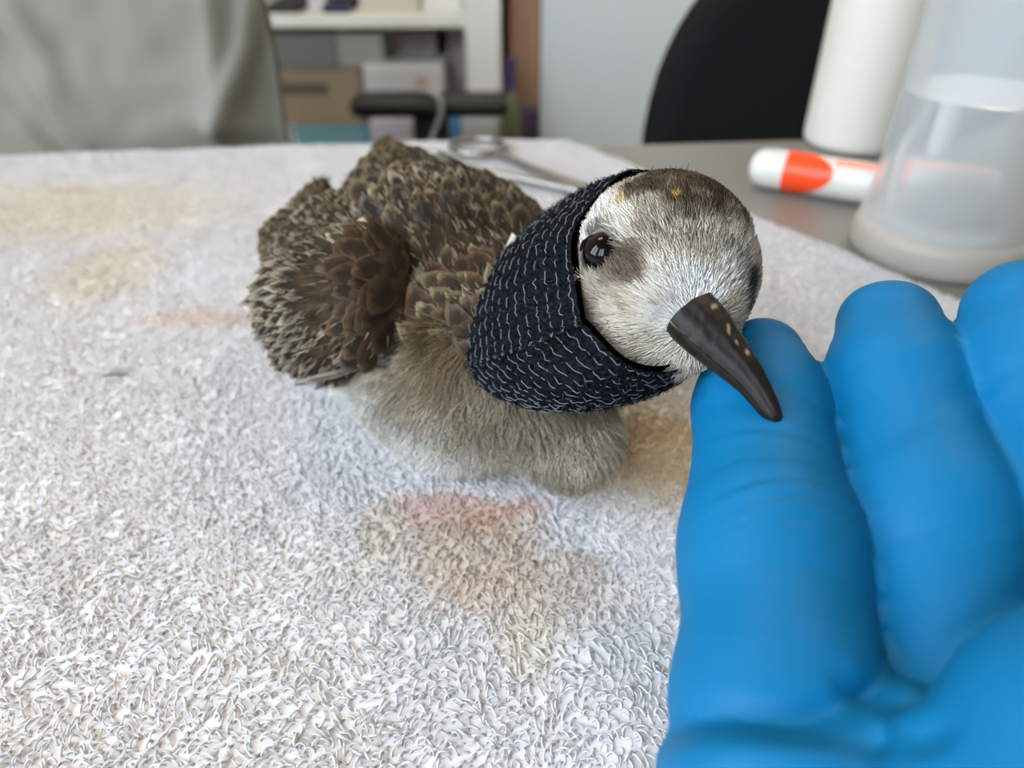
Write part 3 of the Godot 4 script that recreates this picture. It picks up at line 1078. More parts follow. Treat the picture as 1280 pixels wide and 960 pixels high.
# ------------------------------------------------------------------ the gloved hand
var fingers := []
var creases := []

func chain(pts: Array, group: int) -> Array:
	var out := []
	for i in pts.size() - 1:
		out.append(prim(pts[i][0], pts[i + 1][0], pts[i][1], pts[i + 1][1], group))
	return out

func glove_folds(p: Vector3) -> float:
	var d := soft_noise.get_noise_3dv(p * 34.0) * 0.0005 + fuzz_noise.get_noise_3dv(p * 60.0) * 0.00010
	for c in creases:
		# [middle, along, across, width, depth, half length]
		var q: Vector3 = p - c[0]
		if q.length_squared() > c[5] * c[5] * 1.8: continue
		var l: float = q.dot(c[2]) / c[5]
		var s: float = q.dot(c[1]) + c[6] * l * l
		if absf(l) < 1.0 and absf(s) < c[3] * 4.0:
			var k: float = s / c[3]
			d += c[4] * (1.0 - l * l) * (exp(-k * k) - 0.75 * exp(-(k - 1.7) * (k - 1.7)))
	return d

func hand() -> void:
	var root := node_at("gloved_hand", "open hand in a bright blue rubber glove, fingers beside the bird's bill", "hand")
	# little, ring, middle and fore finger, then thumb: [joint, radius] from tip to knuckle
	fingers = [
		[[at(952, 452, 0.1220), 0.0072], [at(951, 510, 0.1165), 0.0099], [at(963, 690, 0.0980), 0.0113], [at(975, 880, 0.0845), 0.0113], [at(985, 1010, 0.0790), 0.0110]],
		[[at(1111, 412, 0.1190), 0.0079], [at(1120, 480, 0.1130), 0.0097], [at(1162, 650, 0.0990), 0.0108], [at(1195, 880, 0.0860), 0.0108], [at(1205, 1010, 0.0800), 0.0110]],
		[[at(1282, 400, 0.1100), 0.0088], [at(1295, 470, 0.1060), 0.0102], [at(1352, 640, 0.0950), 0.0110], [at(1410, 860, 0.0830), 0.0110], [at(1420, 1010, 0.0790), 0.0112]],
		[[at(1500, 470, 0.1060), 0.0084], [at(1520, 560, 0.1010), 0.0098], [at(1590, 740, 0.0900), 0.0106], [at(1640, 930, 0.0810), 0.0108], [at(1640, 1050, 0.0780), 0.0112]],
	]
	var prims := []
	for f in 4: prims.append_array(chain(fingers[f], f))
	var wrist := Vector3(0.088, 0.026, 0.058)
	# palm: four bones fanning from the wrist, and the pads in front of the finger roots
	prims.append(prim(at(945, 985, 0.0735), at(1120, 962, 0.0740), 0.0064, 0.0062, 4))
	prims.append(prim(at(1120, 962, 0.0740), at(1420, 990, 0.0740), 0.0062, 0.0080, 4))
	for f in 4:
		var k: Vector3 = fingers[f][4][0]
		prims.append(prim(k, wrist + Vector3((f - 1.5) * 0.009, 0, 0), 0.0125, 0.0175, 5))
	prims.append(prim(at(1010, 1110, 0.0690), at(1150, 1250, 0.060), 0.0110, 0.0130, 5))
	# thumb, lying in from the right over the palm
	var th := [[at(1570, 800, 0.0690), 0.0088], [at(1480, 880, 0.0630), 0.0098], [at(1370, 960, 0.0600), 0.0106], [at(1330, 1130, 0.0580), 0.0135], [wrist + Vector3(0.012, 0.004, -0.02), 0.016]]
	prims.append_array(chain(th, 6))
	# wrist and forearm
	prims.append(prim(wrist, wrist + Vector3(0.030, 0.018, 0.075), 0.0230, 0.0260, 7))
	# folds of the rubber across the joints
	var cr := RandomNumberGenerator.new()
	cr.seed = 11
	for spec in [
		[0, 600, -0.10, 1.1, 0.00040], [0, 640, 0.05, 0.9, 0.00035], [0, 668, 0.16, 1.0, 0.00060], [0, 690, 0.12, 0.9, 0.00055], [0, 712, 0.06, 0.8, 0.0004],
		[0, 772, -0.02, 0.7, 0.00045], [0, 852, 0.04, 0.8, 0.0003], [0, 440, 0.25, 0.9, 0.0004], [0, 425, 0.35, 0.8, 0.0004], [0, 540, -0.3, 1.6, 0.0003],
		[1, 470, 0.5, 1.6, 0.0004], [1, 560, 0.6, 1.8, 0.00045], [1, 700, 0.3, 1.4, 0.0004], [1, 800, 0.7, 1.4, 0.0006], [2, 560, 0.2, 1.0, 0.0005], [2, 600, 0.1, 0.9, 0.0005], [2, 640, -0.1, 1.0, 0.0004],
	]:
		var f: Array = fingers[spec[0]]
		var y: float = spec[1]
		# the joint nearest that height on the finger's axis
		var best := 1e9
		var here: Vector3 = f[0][0]
		var ax := Vector3.BACK
		for i in f.size() - 1:
			for k in 20:
				var q: Vector3 = f[i][0].lerp(f[i + 1][0], k / 20.0)
				var d := absf(q.distance_to(on_ray_y(q, y)))
				if d < best:
					best = d
					here = q
					ax = (f[i + 1][0] - f[i][0]).normalized()
		var across := Vector3.RIGHT - ax * ax.x
		across = across.normalized()
		var tilt: float = spec[2]
		var a2 := (ax * cos(tilt) + across * sin(tilt)).normalized()
		var c2 := (across * cos(tilt) - ax * sin(tilt)).normalized()
		creases.append([here, a2, c2, 0.0006 * spec[3], spec[4] * 0.6, 0.0125, 0.0016 * cr.randf_range(-1, 1)])
	# the deep fold where palm meets fingers
	for q in [[at(950, 905, 0.0760), 0.10, 0.0016, 0.0010, 0.014], [at(1000, 925, 0.0740), -0.2, 0.0014, 0.0007, 0.014], [at(1060, 885, 0.0745), 0.45, 0.0013, 0.0008, 0.010], [at(1130, 905, 0.0750), -0.35, 0.0014, 0.0008, 0.010]]:
		var ax := Vector3(0.0, -0.45, 0.9).normalized()
		var ac := Vector3.RIGHT
		creases.append([q[0], (ax * cos(q[1]) + ac * sin(q[1])).normalized(), (ac * cos(q[1]) - ax * sin(q[1])).normalized(), q[2], q[3], q[4], 0.002])
	var net := nets(prims, [0.004, 0.004, 0.004, 0.004, 0.006, 0.012, 0.006, 0.01], [0.0005, 0.0005, 0.0005, 0.0005, 0.0010, 0.004, 0.0008, 0.01], 0.0010, glove_folds)
	var gm := mat("blue rubber", 6, 99, 147, 0.5, 0.0, 0.27)
	gm.subsurf_scatter_enabled = false
	put("glove", raw(net[0], net[1], net[2]), gm, root)
	# rolled cuff and the bare forearm beyond it
	var cuff := wrist + Vector3(0.030, 0.018, 0.075)
	var dir := Vector3(0.030, 0.018, 0.075).normalized()
	var ring := PackedVector3Array()
	var s := dir.cross(Vector3.UP).normalized()
	var w := s.cross(dir)
	for j in 9:
		for i in 36:
			var a := TAU * i / 36
			var t := TAU * (j % 8) / 8
			ring.append(cuff + (s * cos(a) + w * sin(a)) * (0.0268 + 0.0016 * cos(t)) + dir * (0.010 + 0.0016 * sin(t)))
	put("rolled_cuff", sheet(ring, 36, 9, true), gm, root)
	var arm := []
	for j in 12: arm.append(cuff + dir * (0.002 + j * 0.018) + Vector3(0, -0.0002 * j, 0))
	var radii := []
	for j in 12: radii.append(0.0254 + 0.0008 * j)
	put("forearm", tube(PackedVector3Array(arm), radii, 28, 0.92), mat("skin", 205, 160, 135, 0.55), root)

func on_ray_y(q: Vector3, py: float) -> Vector3:              # that point moved to the height py of the frame
	var a := deg_to_rad(PITCH)
	var v := q - Vector3(0, CAM_H, 0)
	var up := Vector3(0, cos(a), -sin(a))
	var d := -v.dot(Vector3(0, sin(a), cos(a)))
	return q + up * ((480.0 - py) / FOC * d - v.dot(up))

# ------------------------------------------------------------------ things on the desk
func desk() -> void:
	var root := node_at("desk", "grey office desk under the white towel", "desk", "", Vector3(0.10, 0, -0.408 - 0.10 * (0.10 - 0.158)), atan(0.10))
	put("desk_top", rbox(Vector3(1.5, 0.028, 0.80), 0.003), mat("grey laminate", 118, 116, 110, 0.32, 0.0, 0.5), root, Vector3(0, -0.0192, 0.40))
	for sx in [-0.70, 0.70]:
		for sz in [0.06, 0.74]:
			put("leg", rbox(Vector3(0.045, 0.7068, 0.045), 0.004), mat("desk leg", 70, 70, 70, 0.5, 0.3), root, Vector3(sx, -0.3866, sz))

func scissors() -> void:
	var root := node_at("scissors", "steel surgical scissors lying on the towel behind the bird", "scissors", "", Vector3(0, 0, 0))
	var steel := mat("steel", 134, 134, 132, 0.42, 1.0)
	var pivot := Vector3(0.044, 0.0034, -0.290)
	for k in 2:
		var mid := on_y(597, 183, 0.003) if k == 0 else on_y(526, 200, 0.003)
		var ring := PackedVector3Array()
		var toward := (pivot - mid).normalized()
		var s := toward.cross(Vector3.UP).normalized()
		for j in 9:
			var t := TAU * (j % 8) / 8
			for i in 40:
				var a := TAU * i / 40
				var r1 := 0.0125 + 0.0019 * cos(t)
				ring.append(mid + toward * cos(a) * r1 * 1.08 + s * sin(a) * r1 * 0.95 + Vector3.UP * 0.0019 * sin(t))
		var neck := mid + toward * 0.0135
		var bend := (neck + pivot) / 2.0 + s * (0.0015 if k == 0 else -0.0015)
		var shank := tube(smooth_path([neck, bend, pivot], 8), 0.0021, 10, 0.9)
		var tip := pivot + (pivot - neck).normalized() * 0.035
		var cut := tube(PackedVector3Array([pivot, pivot.lerp(tip, 0.5), tip]), [0.0024, 0.0019, 0.0005], 10, 0.5)
		put("blade_half", joined([sheet(ring, 40, 9, true), shank, cut]), steel, root)
	put("screw", moved(lathe([[0.0, 0.0016], [0.0016, 0.0015], [0.0020, 0.0008], [0.0020, -0.0016], [0.0, -0.0017]], 16), shift(pivot.x, pivot.y + 0.001, pivot.z)), steel, root)

func marker() -> void:
	var r := 0.0086
	var a := on_y(938, 207, r - 0.0052)
	var b := on_y(1090, 231, r - 0.0052)
	var dir := (b - a).normalized()
	var root := node_at("highlighter_pen", "white highlighter pen with an orange red band lying on the grey desk", "pen", "", Vector3(a.x, -0.0050 + r, a.z))
	root.basis = Basis(dir.cross(Vector3.UP).normalized() * -1.0, dir, Vector3.UP).orthonormalized()
	var white := mat("white plastic", 206, 204, 198, 0.35)
	put("cap_end", lathe([[0.0, 0.0], [r * 0.45, 0.0006], [r * 0.75, 0.0022], [r * 0.93, 0.005], [r, 0.009], [r, 0.0225]], 36), white, root)
	# the coloured band ends in a tongue over the white barrel
	var p := PackedVector3Array()
	var red := mat("orange band", 235, 70, 22, 0.35)
	for j in 12:
		var t := j / 11.0
		for i in 40:
			var an := TAU * i / 40
			var tongue := 0.007 + 0.0135 * pow(maxf(cos(an - 2.75), 0.0), 1.3)
			p.append(Vector3(cos(an) * (r + 0.00025), 0.0158 + t * tongue, sin(an) * (r + 0.00025)))
	put("orange_band", sheet(p, 40, 12, true), red, root)
	put("barrel", lathe([[r, 0.0225], [r, 0.100], [r * 0.95, 0.112], [r * 0.7, 0.118], [0.0, 0.119]], 36), white, root)
	put("print_stripe", lathe_part(r + 0.0002, 0.036, 0.098, 1.75, 2.2), mat("salmon print", 236, 150, 128, 0.4), root)

func lathe_part(r: float, y0: float, y1: float, a0: float, a1: float) -> ArrayMesh:
	var p := PackedVector3Array()
	for j in 8:
		for i in 14:
			var a := lerpf(a0, a1, i / 13.0)
			p.append(Vector3(cos(a) * r, lerpf(y0, y1, j / 7.0), sin(a) * r))
	return sheet(p, 14, 8)

func cylinder_bottle() -> void:
	var c := on_y(1072, 196, -0.005)
	var root := node_at("white_bottle", "tall plain white plastic bottle standing behind the pen", "bottle", "", Vector3(c.x + 0.007, -0.005, c.z - 0.024))
	put("bottle_body", lathe([[0.0, 0.0], [0.0235, 0.0], [0.0255, 0.002], [0.0258, 0.006], [0.0258, 0.165], [0.0245, 0.176], [0.020, 0.184], [0.0135, 0.189], [0.0125, 0.194]], 56), mat("bottle white", 200, 197, 188, 0.4), root)
	put("bottle_cap", lathe([[0.0125, 0.192], [0.0145, 0.193], [0.0145, 0.212], [0.013, 0.214], [0.0, 0.2145]], 40), mat("cap white", 230, 228, 222, 0.4), root)

func water_bottle() -> void:
	var root := node_at("water_bottle", "clear frosted plastic bottle holding some water near the gloved fingers", "bottle", "", Vector3(0.1585, -0.005, -0.2600))
	var shell := mat("frosted plastic", 222, 228, 232, 0.34, 0.0, 0.5)
	shell.albedo_color.a = 0.34
	shell.transparency = BaseMaterial3D.TRANSPARENCY_ALPHA
	var wm := mat("water", 245, 250, 252, 0.02)
	wm.albedo_color.a = 0.0
	wm.refraction_enabled = true
	wm.refraction_scale = 0.033
	var base := mat("bottle foot", 184, 178, 169, 0.4)
	base.albedo_color.a = 0.72
	base.transparency = BaseMaterial3D.TRANSPARENCY_ALPHA
	put("bottle_wall", lathe([[0.0290, 0.0128], [0.0284, 0.016], [0.0275, 0.022], [0.0268, 0.035], [0.0262, 0.075], [0.0262, 0.150], [0.0250, 0.165], [0.020, 0.176], [0.014, 0.181], [0.013, 0.190]], 64), shell, root)
	put("bottle_foot", lathe([[0.0, 0.0], [0.0285, 0.0], [0.0302, 0.0012], [0.0306, 0.004], [0.0303, 0.0085], [0.0290, 0.0128], [0.0255, 0.0118], [0.0, 0.0095]], 64), base, root)
	put("water", lathe([[0.0, 0.0105], [0.0250, 0.0128], [0.0268, 0.018], [0.0262, 0.026], [0.0256, 0.040], [0.0254, 0.0565], [0.0248, 0.0572], [0.0, 0.0572]], 64), wm, root)
	put("bottle_cap", lathe([[0.0131, 0.188], [0.0155, 0.189], [0.0155, 0.206], [0.014, 0.2075], [0.0, 0.208]], 40), mat("cap white", 230, 228, 222, 0.4), root)

# ------------------------------------------------------------------ the grey plastic bag behind the towel
func bag() -> void:
	var root := node_at("plastic_bag", "large pale grey plastic bag with soft folds standing behind the towel", "bag")
	var z0 := -0.46
	var ridge := [                                           # [polyline on the front, height, width]
		[[on_z(262, -60, z0), on_z(262, 60, z0), on_z(268, 150, z0)], 0.004, 0.006],
		[[on_z(310, -60, z0), on_z(302, 60, z0), on_z(286, 120, z0), on_z(276, 158, z0)], 0.014, 0.007],
		[[on_z(-40, 20, z0), on_z(30, 90, z0), on_z(75, 145, z0), on_z(118, 190, z0)], 0.008, 0.007],
		[[on_z(-40, -60, z0), on_z(40, 50, z0), on_z(80, 125, z0), on_z(150, 190, z0)], 0.007, 0.009],
		[[on_z(-60, 90, z0), on_z(0, 130, z0), on_z(60, 190, z0)], 0.008, 0.008],
		[[on_z(70, -40, z0), on_z(130, 30, z0), on_z(260, 135, z0)], 0.006, 0.016],
		[[on_z(276, 158, z0), on_z(310, 165, z0), on_z(350, 175, z0)], 0.006, 0.005],
		[[on_z(276, 158, z0), on_z(225, 150, z0), on_z(170, 178, z0)], 0.004, 0.010],
	]
	var bot := -0.74
	var top := on_z(0, -260, z0).y
	var left := -0.42
	var right := on_z(347, 90, z0 - 0.018).x
	var p := PackedVector3Array()
	var nv := 120
	var nu := 150
	for j in nv:
		var y := lerpf(bot, top, pow(j / (nv - 1.0), 0.6))
		for i in nu:
			var u := i / float(nu)
			var q := Vector3.ZERO
			if u < 0.62:                                      # front
				q = Vector3(lerpf(left, right, u / 0.62), y, z0)
				var over := smoothstep(on_z(262, 80, z0).x, right, q.x)
				q.z -= 0.020 * over
			elif u < 0.72: q = Vector3(right, y, lerpf(z0 - 0.020, z0 - 0.22, (u - 0.62) / 0.10)); q.x -= 0.9 * (u - 0.62)
			elif u < 0.92: q = Vector3(lerpf(right - 0.09, left, (u - 0.72) / 0.20), y, z0 - 0.22)
			else: q = Vector3(left, y, lerpf(z0 - 0.22, z0, (u - 0.92) / 0.08))
			if u < 0.64 and y > -0.3:
				for r in ridge:
					var best := 1e9
					for k in r[0].size() - 1:
						var a: Vector3 = r[0][k]
						var b: Vector3 = r[0][k + 1]
						var ab := Vector2(b.x - a.x, b.y - a.y)
						var t := clampf(Vector2(q.x - a.x, q.y - a.y).dot(ab) / ab.length_squared(), 0.0, 1.0)
						best = minf(best, Vector2(q.x - a.x, q.y - a.y).distance_to(ab * t))
					q.z += r[1] * 0.6 * exp(-pow(best / r[2], 2.0))
			q.z += soft_noise.get_noise_2d(q.x * 18.0, q.y * 18.0) * 0.003
			q.x += soft_noise.get_noise_2d(q.y * 12.0, 33.0) * 0.002
			p.append(q)
	var m := mat("grey plastic film", 132, 131, 121, 0.6, 0.0, 0.3)
	m.backlight_enabled = true
	m.backlight = Color(0.2, 0.2, 0.19)
	put("bag_film", sheet(p, nu, nv, true), m, root)

# ------------------------------------------------------------------ chairs
func office_chair(label: String, where: Vector3, turn: float, seat_y: float, back_y: float, half_w: float, half_h: float, back_z := 0.235) -> Node3D:
	var root := node_at("office_chair", label, "chair", "", where, turn)
	var black := mat("black fabric", 24, 24, 24, 0.85, 0.0, 0.25)
	var plastic := mat("black plastic", 22, 22, 21, 0.5)
	put("seat", rbox(Vector3(0.48, 0.08, 0.235 + back_z), 0.035), black, root, Vector3(0, seat_y, (back_z - 0.235) / 2.0))
	var back := PackedVector3Array()                          # a rounded, slightly hollow back
	var nu := 64
	for j in 9:
		var t := j / 8.0
		for i in nu:
			var a := TAU * i / nu
			var ca := signf(cos(a)) * pow(absf(cos(a)), 0.72)
			var sa := signf(sin(a)) * pow(absf(sin(a)), 0.80)
			var s: float = [0.0, 0.5, 0.88, 0.97, 1.0, 0.97, 0.88, 0.5, 0.0][j]
			var x := ca * half_w * s
			var y := sa * half_h * s
			back.append(Vector3(x, back_y + y, back_z + [-0.022, -0.022, -0.020, -0.012, 0.0, 0.012, 0.020, 0.022, 0.022][j] - 0.5 * x * x))
	put("backrest", sheet(back, nu, 9, true), black, root)
	put("back_stem", rbox(Vector3(0.07, back_y - seat_y + 0.08, 0.022), 0.008), plastic, root, Vector3(0, (back_y + seat_y) / 2.0, back_z + 0.037))
	put("gas_lift", tube(PackedVector3Array([Vector3(0, 0.07, 0), Vector3(0, seat_y - 0.04, 0)]), 0.027, 18), plastic, root)
	for k in 5:
		var a := TAU * k / 5.0
		var e := Vector3(cos(a), 0, sin(a)) * 0.28
		put("leg", tube(PackedVector3Array([Vector3(0, 0.085, 0), e * 0.5 + Vector3(0, 0.082, 0), e + Vector3(0, 0.064, 0)]), [0.024, 0.020, 0.014], 10), plastic, root)
		put("caster", tube(PackedVector3Array([e + Vector3(-0.020, 0.027, 0), e + Vector3(0.020, 0.027, 0)]), 0.027, 18), plastic, root)
	return root

func armrest(root: Node3D, x: float, pad_y: float, z: float, seat_y: float) -> void:
	var plastic := mat("black plastic", 22, 22, 21, 0.5)
	put("arm_pad", rbox(Vector3(0.075, 0.030, 0.262), 0.013), plastic, root, Vector3(x, pad_y, z))
	put("arm_post", rbox(Vector3(0.030, pad_y - seat_y + 0.03, 0.060), 0.010), plastic, root, Vector3(x, (pad_y + seat_y - 0.03) / 2.0 - 0.005, z))

func chairs() -> void:
	var floor_y := -0.74
	# the one facing away at the right
	var a := on_z(795, 176, -0.66)
	office_chair("black office chair with a rounded low backrest pushed under the desk", Vector3(a.x + 0.235, floor_y, -0.425), PI, 0.40, a.y - floor_y - 0.01, 0.235, 0.19)
	# the one side-on before the shelf: its arm shows above the desk
	var arm := on_z(538, 130, -1.30)
	var seat_y := arm.y - floor_y - 0.235
	var b := office_chair("black office chair seen side on, its armrest in front of the white shelf", Vector3(arm.x, floor_y, -1.04), -PI / 2.0, seat_y, seat_y + 0.32, 0.20, 0.22, 0.33)
	armrest(b, 0.26, arm.y - floor_y, 0.0, seat_y)
	armrest(b, -0.26, arm.y - floor_y, 0.0, seat_y)
	var strap := node_at("white_cable", "pale cable looped round the chair's armrest", "cable")
	var z := -1.30 + 0.044
	put("cable_run", tube(smooth_path([on_z(520, 113, z - 0.05), on_z(533, 113, z - 0.01), on_z(547, 119, z + 0.006), on_z(552, 134, z + 0.008), on_z(550, 148, z + 0.006), on_z(542, 168, z), on_z(530, 200, z), on_z(528, 250, z - 0.02)], 8), 0.0042, 8), mat("cable", 170, 172, 166, 0.5), strap)

# ------------------------------------------------------------------ shelf and what stands on it
func carton(called: String, label: String, px0: float, px1: float, py0: float, low: float, z: float, deep: float, m: Material, group := "") -> Node3D:
	var a := on_z(px0, py0, z)
	var b := on_z(px1, py0, z)
	var h := a.y - low
	var root := node_at(called, label, "box", group, Vector3((a.x + b.x) / 2.0, low, z - deep / 2.0))
	put("box_body", rbox(Vector3(b.x - a.x, h, deep), 0.003), m, root, Vector3(0, h / 2.0, 0))
	put("lid_flap", rbox(Vector3(b.x - a.x - 0.004, 0.0016, deep - 0.004), 0.0007), m, root, Vector3(0, h + 0.0004, 0))
	return root

func shelf() -> void:
	var z := -1.52
	var white := mat("white board", 238, 238, 232, 0.5)
	var r0 := on_z(583, 100, z).x
	var r1 := on_z(626, 100, z).x
	var left := -0.86
	var top := 0.36
	var y1 := (on_z(450, 20, z).y + on_z(450, 36, z).y) / 2.0
	var th := on_z(450, 20, z).y - on_z(450, 36, z).y
	var y2 := on_z(450, 190, z).y
	var root := node_at("bookcase", "white open bookcase with boxes behind the armrest", "bookcase", "", Vector3(0, -0.74, 0))
	var hh := top + 0.74
	var dp := 0.36
	for s in [(r0 + r1) / 2.0, left + 0.02]:
		put("side_panel", rbox(Vector3(r1 - r0 if s > left + 0.1 else 0.04, hh, dp), 0.002), white, root, Vector3(s, hh / 2.0, z - dp / 2.0))
	var wide := r0 - left - 0.04
	var mx := (r0 + left + 0.04) / 2.0
	for y in [y1, y2 - th / 2.0, -0.71, top - th / 2.0]:
		put("shelf_board", rbox(Vector3(wide, th, dp - 0.02), 0.002), white, root, Vector3(mx, y + 0.74, z - dp / 2.0))
	put("back_panel", rbox(Vector3(wide, hh, 0.008), 0.002), mat("board back", 150, 146, 138, 0.6), root, Vector3(mx, hh / 2.0, z - dp + 0.008))
	# things in the lower bay, bottom to top
	var grey := mat("grey carton", 122, 122, 116, 0.6)
	var tan := mat("tan carton", 150, 132, 108, 0.7)
	var teal := mat("teal carton", 104, 150, 160, 0.5)
	var lo := y2 + 0.0005
	carton("teal_box", "flat teal box lying lowest on the shelf under the tan carton", 368, 462, 158, lo, z - 0.03, 0.24, teal)
	var t1 := on_z(400, 158, z - 0.03).y + 0.0022
	var tb := carton("tan_carton", "tan cardboard carton on the shelf above the teal box", 340, 449, 88, t1, z - 0.035, 0.24, tan)
	var w := on_z(449, 88, z - 0.035)
	put("brown_label", rbox(Vector3(0.10, 0.022, 0.001), 0.0004), mat("brown label", 96, 82, 70, 0.6), tb, Vector3(-0.03, w.y - t1 - 0.035, 0.1205))
	var t2 := w.y + 0.0022
	carton("grey_box", "dark grey box on the shelf on top of the tan carton at the bag's edge", 330, 418, 42, t2, z - 0.04, 0.22, grey)
	carton("cream_box", "pale grey box beside the dark grey box under the shelf board", 419, 477, 43, t2, z - 0.045, 0.22, mat("cream carton", 158, 156, 146, 0.6))
	var wb := carton("white_box", "white box with a small pink print standing before the pink boxes", 452, 554, 83, on_z(489, 150, z - 0.005).y + 0.0030, z - 0.01, 0.12, mat("white carton", 206, 206, 208, 0.5))
	var ws := on_z(527, 104, z - 0.01)
	var disc := lathe([[0.0, 0.0006], [0.013, 0.0006], [0.013, 0.0]], 24)
	put("pink_print", moved(disc, Transform3D(Basis(Vector3.RIGHT, PI / 2.0), Vector3(ws.x - wb.position.x, ws.y - wb.position.y, 0.0601))), mat("pink print", 196, 160, 150, 0.6), wb)
	carton("lilac_box", "low pale lilac packet under the white box, half hidden by the bird's tail", 462, 516, 150, lo, z - 0.005, 0.13, mat("lilac carton", 204, 200, 214, 0.5))
	carton("flat_box", "low white box carrying the white box beside the armrest post", 517, 560, 152, lo, z - 0.005, 0.12, mat("white carton", 206, 206, 208, 0.5))
	var pinky := mat("pink carton", 186, 172, 172, 0.6)
	carton("pink_box", "dusty pink box behind the white box, left of the dark gap", 486, 545, 38, lo, z - 0.15, 0.14, pinky, "")
	carton("pink_box", "narrow dusty pink box against the white side panel", 558, 581, 38, lo, z - 0.15, 0.14, pinky, "")
	# on the board above
	var up := y1 + th / 2.0 + 0.0005
	carton("black_case", "low black case on the upper shelf beside the bag", 330, 374, 8, up, z - 0.03, 0.2, mat("black case", 26, 28, 24, 0.5))
	carton("white_binder", "white box file on the upper shelf right of the black case", 376, 400, -60, up, z - 0.04, 0.2, mat("white carton", 206, 206, 208, 0.5))
	carton("navy_case", "dark navy case on the upper shelf between pale boxes", 402, 436, 6, up, z - 0.03, 0.2, mat("navy case", 34, 34, 74, 0.5))
	carton("cream_binder", "wide cream box file on the upper shelf right of the navy case", 440, 520, -80, up, z - 0.06, 0.2, mat("cream binder", 196, 194, 182, 0.5))
	carton("bright_box", "bright white box at the right end of the upper shelf", 524, 575, -80, up, z - 0.05, 0.2, mat("bright carton", 232, 234, 232, 0.5))
	# box with blue print on the floor side of the chair arm
	var blue := carton("blue_white_box", "white box with a blue end in front of the bookcase's side panel", 562, 622, 145, -0.60, -1.48, 0.03, mat("blue white", 220, 226, 230, 0.5))
	var bx := on_z(570, 160, -1.48)
	put("blue_end", rbox(Vector3(0.022, 0.22, 0.002), 0.0008), mat("blue print", 96, 160, 220, 0.5), blue, Vector3(bx.x - blue.position.x, bx.y - blue.position.y - 0.05, 0.0155))
	put("box_foot", rbox(Vector3(0.07, 0.14, 0.03), 0.004), mat("grey carton", 122, 122, 116), blue, Vector3(0, -0.07, 0))
	# brown board standing in the gap between bookcase and wall
	var g0 := on_z(637, 80, -1.60).x
	var g1 := on_z(674, 80, -1.60).x
	var board := node_at("brown_board", "tall brown wooden board standing between bookcase and wall", "board", "", Vector3((g0 + g1) / 2.0, -0.74, -1.62))
	put("plank", rbox(Vector3(g1 - g0, 1.6, 0.03), 0.003), mat("brown wood", 172, 132, 104, 0.55), board, Vector3(0, 0.8, 0))
	put("edge_strip", rbox(Vector3(0.008, 1.6, 0.032), 0.002), mat("dark wood", 74, 56, 36, 0.6), board, Vector3((g1 - g0) / 2.0 + 0.003, 0.8, 0.001))
	# purple things at its foot
	var pu := mat("purple film", 66, 54, 96, 0.45)
	var sp := node_at("slim_bottle", "purple and green slim bottle before the brown board", "bottle", "", Vector3(on_z(636, 100, -1.48).x + 0.004, -0.74, -1.490))
	var h1 := on_z(636, 74, -1.48).y + 0.74
	put("bottle_cap", tube(PackedVector3Array([Vector3(0, h1 - 0.06, 0), Vector3(0, h1, 0)]), 0.010, 16), pu, sp)
	put("bottle_body", tube(PackedVector3Array([Vector3(0, 0, 0), Vector3(0, h1 - 0.10, 0), Vector3(0, h1 - 0.06, 0)]), [0.022, 0.020, 0.012], 18), mat("olive label", 104, 112, 82, 0.5), sp)
	carton("purple_box", "dark purple box at the foot of the brown board", 632, 672, 138, -0.74, -1.57, 0.03, mat("purple carton", 82, 66, 92, 0.55))
	return

# ------------------------------------------------------------------ the room
func room() -> void:
	var wall := mat("wall paint", 214, 222, 223, 0.8, 0.0, 0.2)
	var warm := mat("warm paint", 210, 205, 192, 0.8, 0.0, 0.2)
	var x0 := -1.25
	var x1 := 2.3
	var z0 := -1.92
	var z1 := 1.05
	var f := -0.74
	var c := 1.86
	var t := 0.12
	struct("floor", rbox(Vector3(x1 - x0 + 2 * t, t, z1 - z0 + 2 * t), 0.002), mat("floor vinyl", 120, 116, 108, 0.5), "grey vinyl floor", Vector3((x0 + x1) / 2, f - t / 2, (z0 + z1) / 2))
	struct("ceiling", rbox(Vector3(x1 - x0 + 2 * t, t, z1 - z0 + 2 * t), 0.002), mat("ceiling paint", 226, 224, 216, 0.9), "white ceiling", Vector3((x0 + x1) / 2, c + t / 2, (z0 + z1) / 2))
	struct("wall_north", rbox(Vector3(x1 - x0 + 2 * t, c - f, t), 0.002), warm, "back wall behind the bookcase", Vector3((x0 + x1) / 2, (c + f) / 2, z0 - t / 2))
	struct("wall_east", rbox(Vector3(t, c - f, z1 - z0), 0.002), warm, "side wall", Vector3(x1 + t / 2, (c + f) / 2, (z0 + z1) / 2))
	# pale blue grey partition to the right of the bookcase
	var px := on_z(676, 80, -1.58).x
	struct("wall_partition", rbox(Vector3(x1 - px, c - f, 0.30), 0.003), wall, "pale blue grey partition wall behind the office chair", Vector3((px + x1) / 2, (c + f) / 2, -1.58 - 0.15))
	# windowed walls: behind the camera and to its left
	holed("wall_south", Vector3(x0, f, z1), Vector3.RIGHT, x1 - x0, c - f, t, 0.15, 1.0, 1.10, 2.40, warm)
	holed("wall_west", Vector3(x0 - t, f, z0), Vector3.BACK, z1 - z0, c - f, t, 1.80, 2.75, 0.92, 2.40, warm)

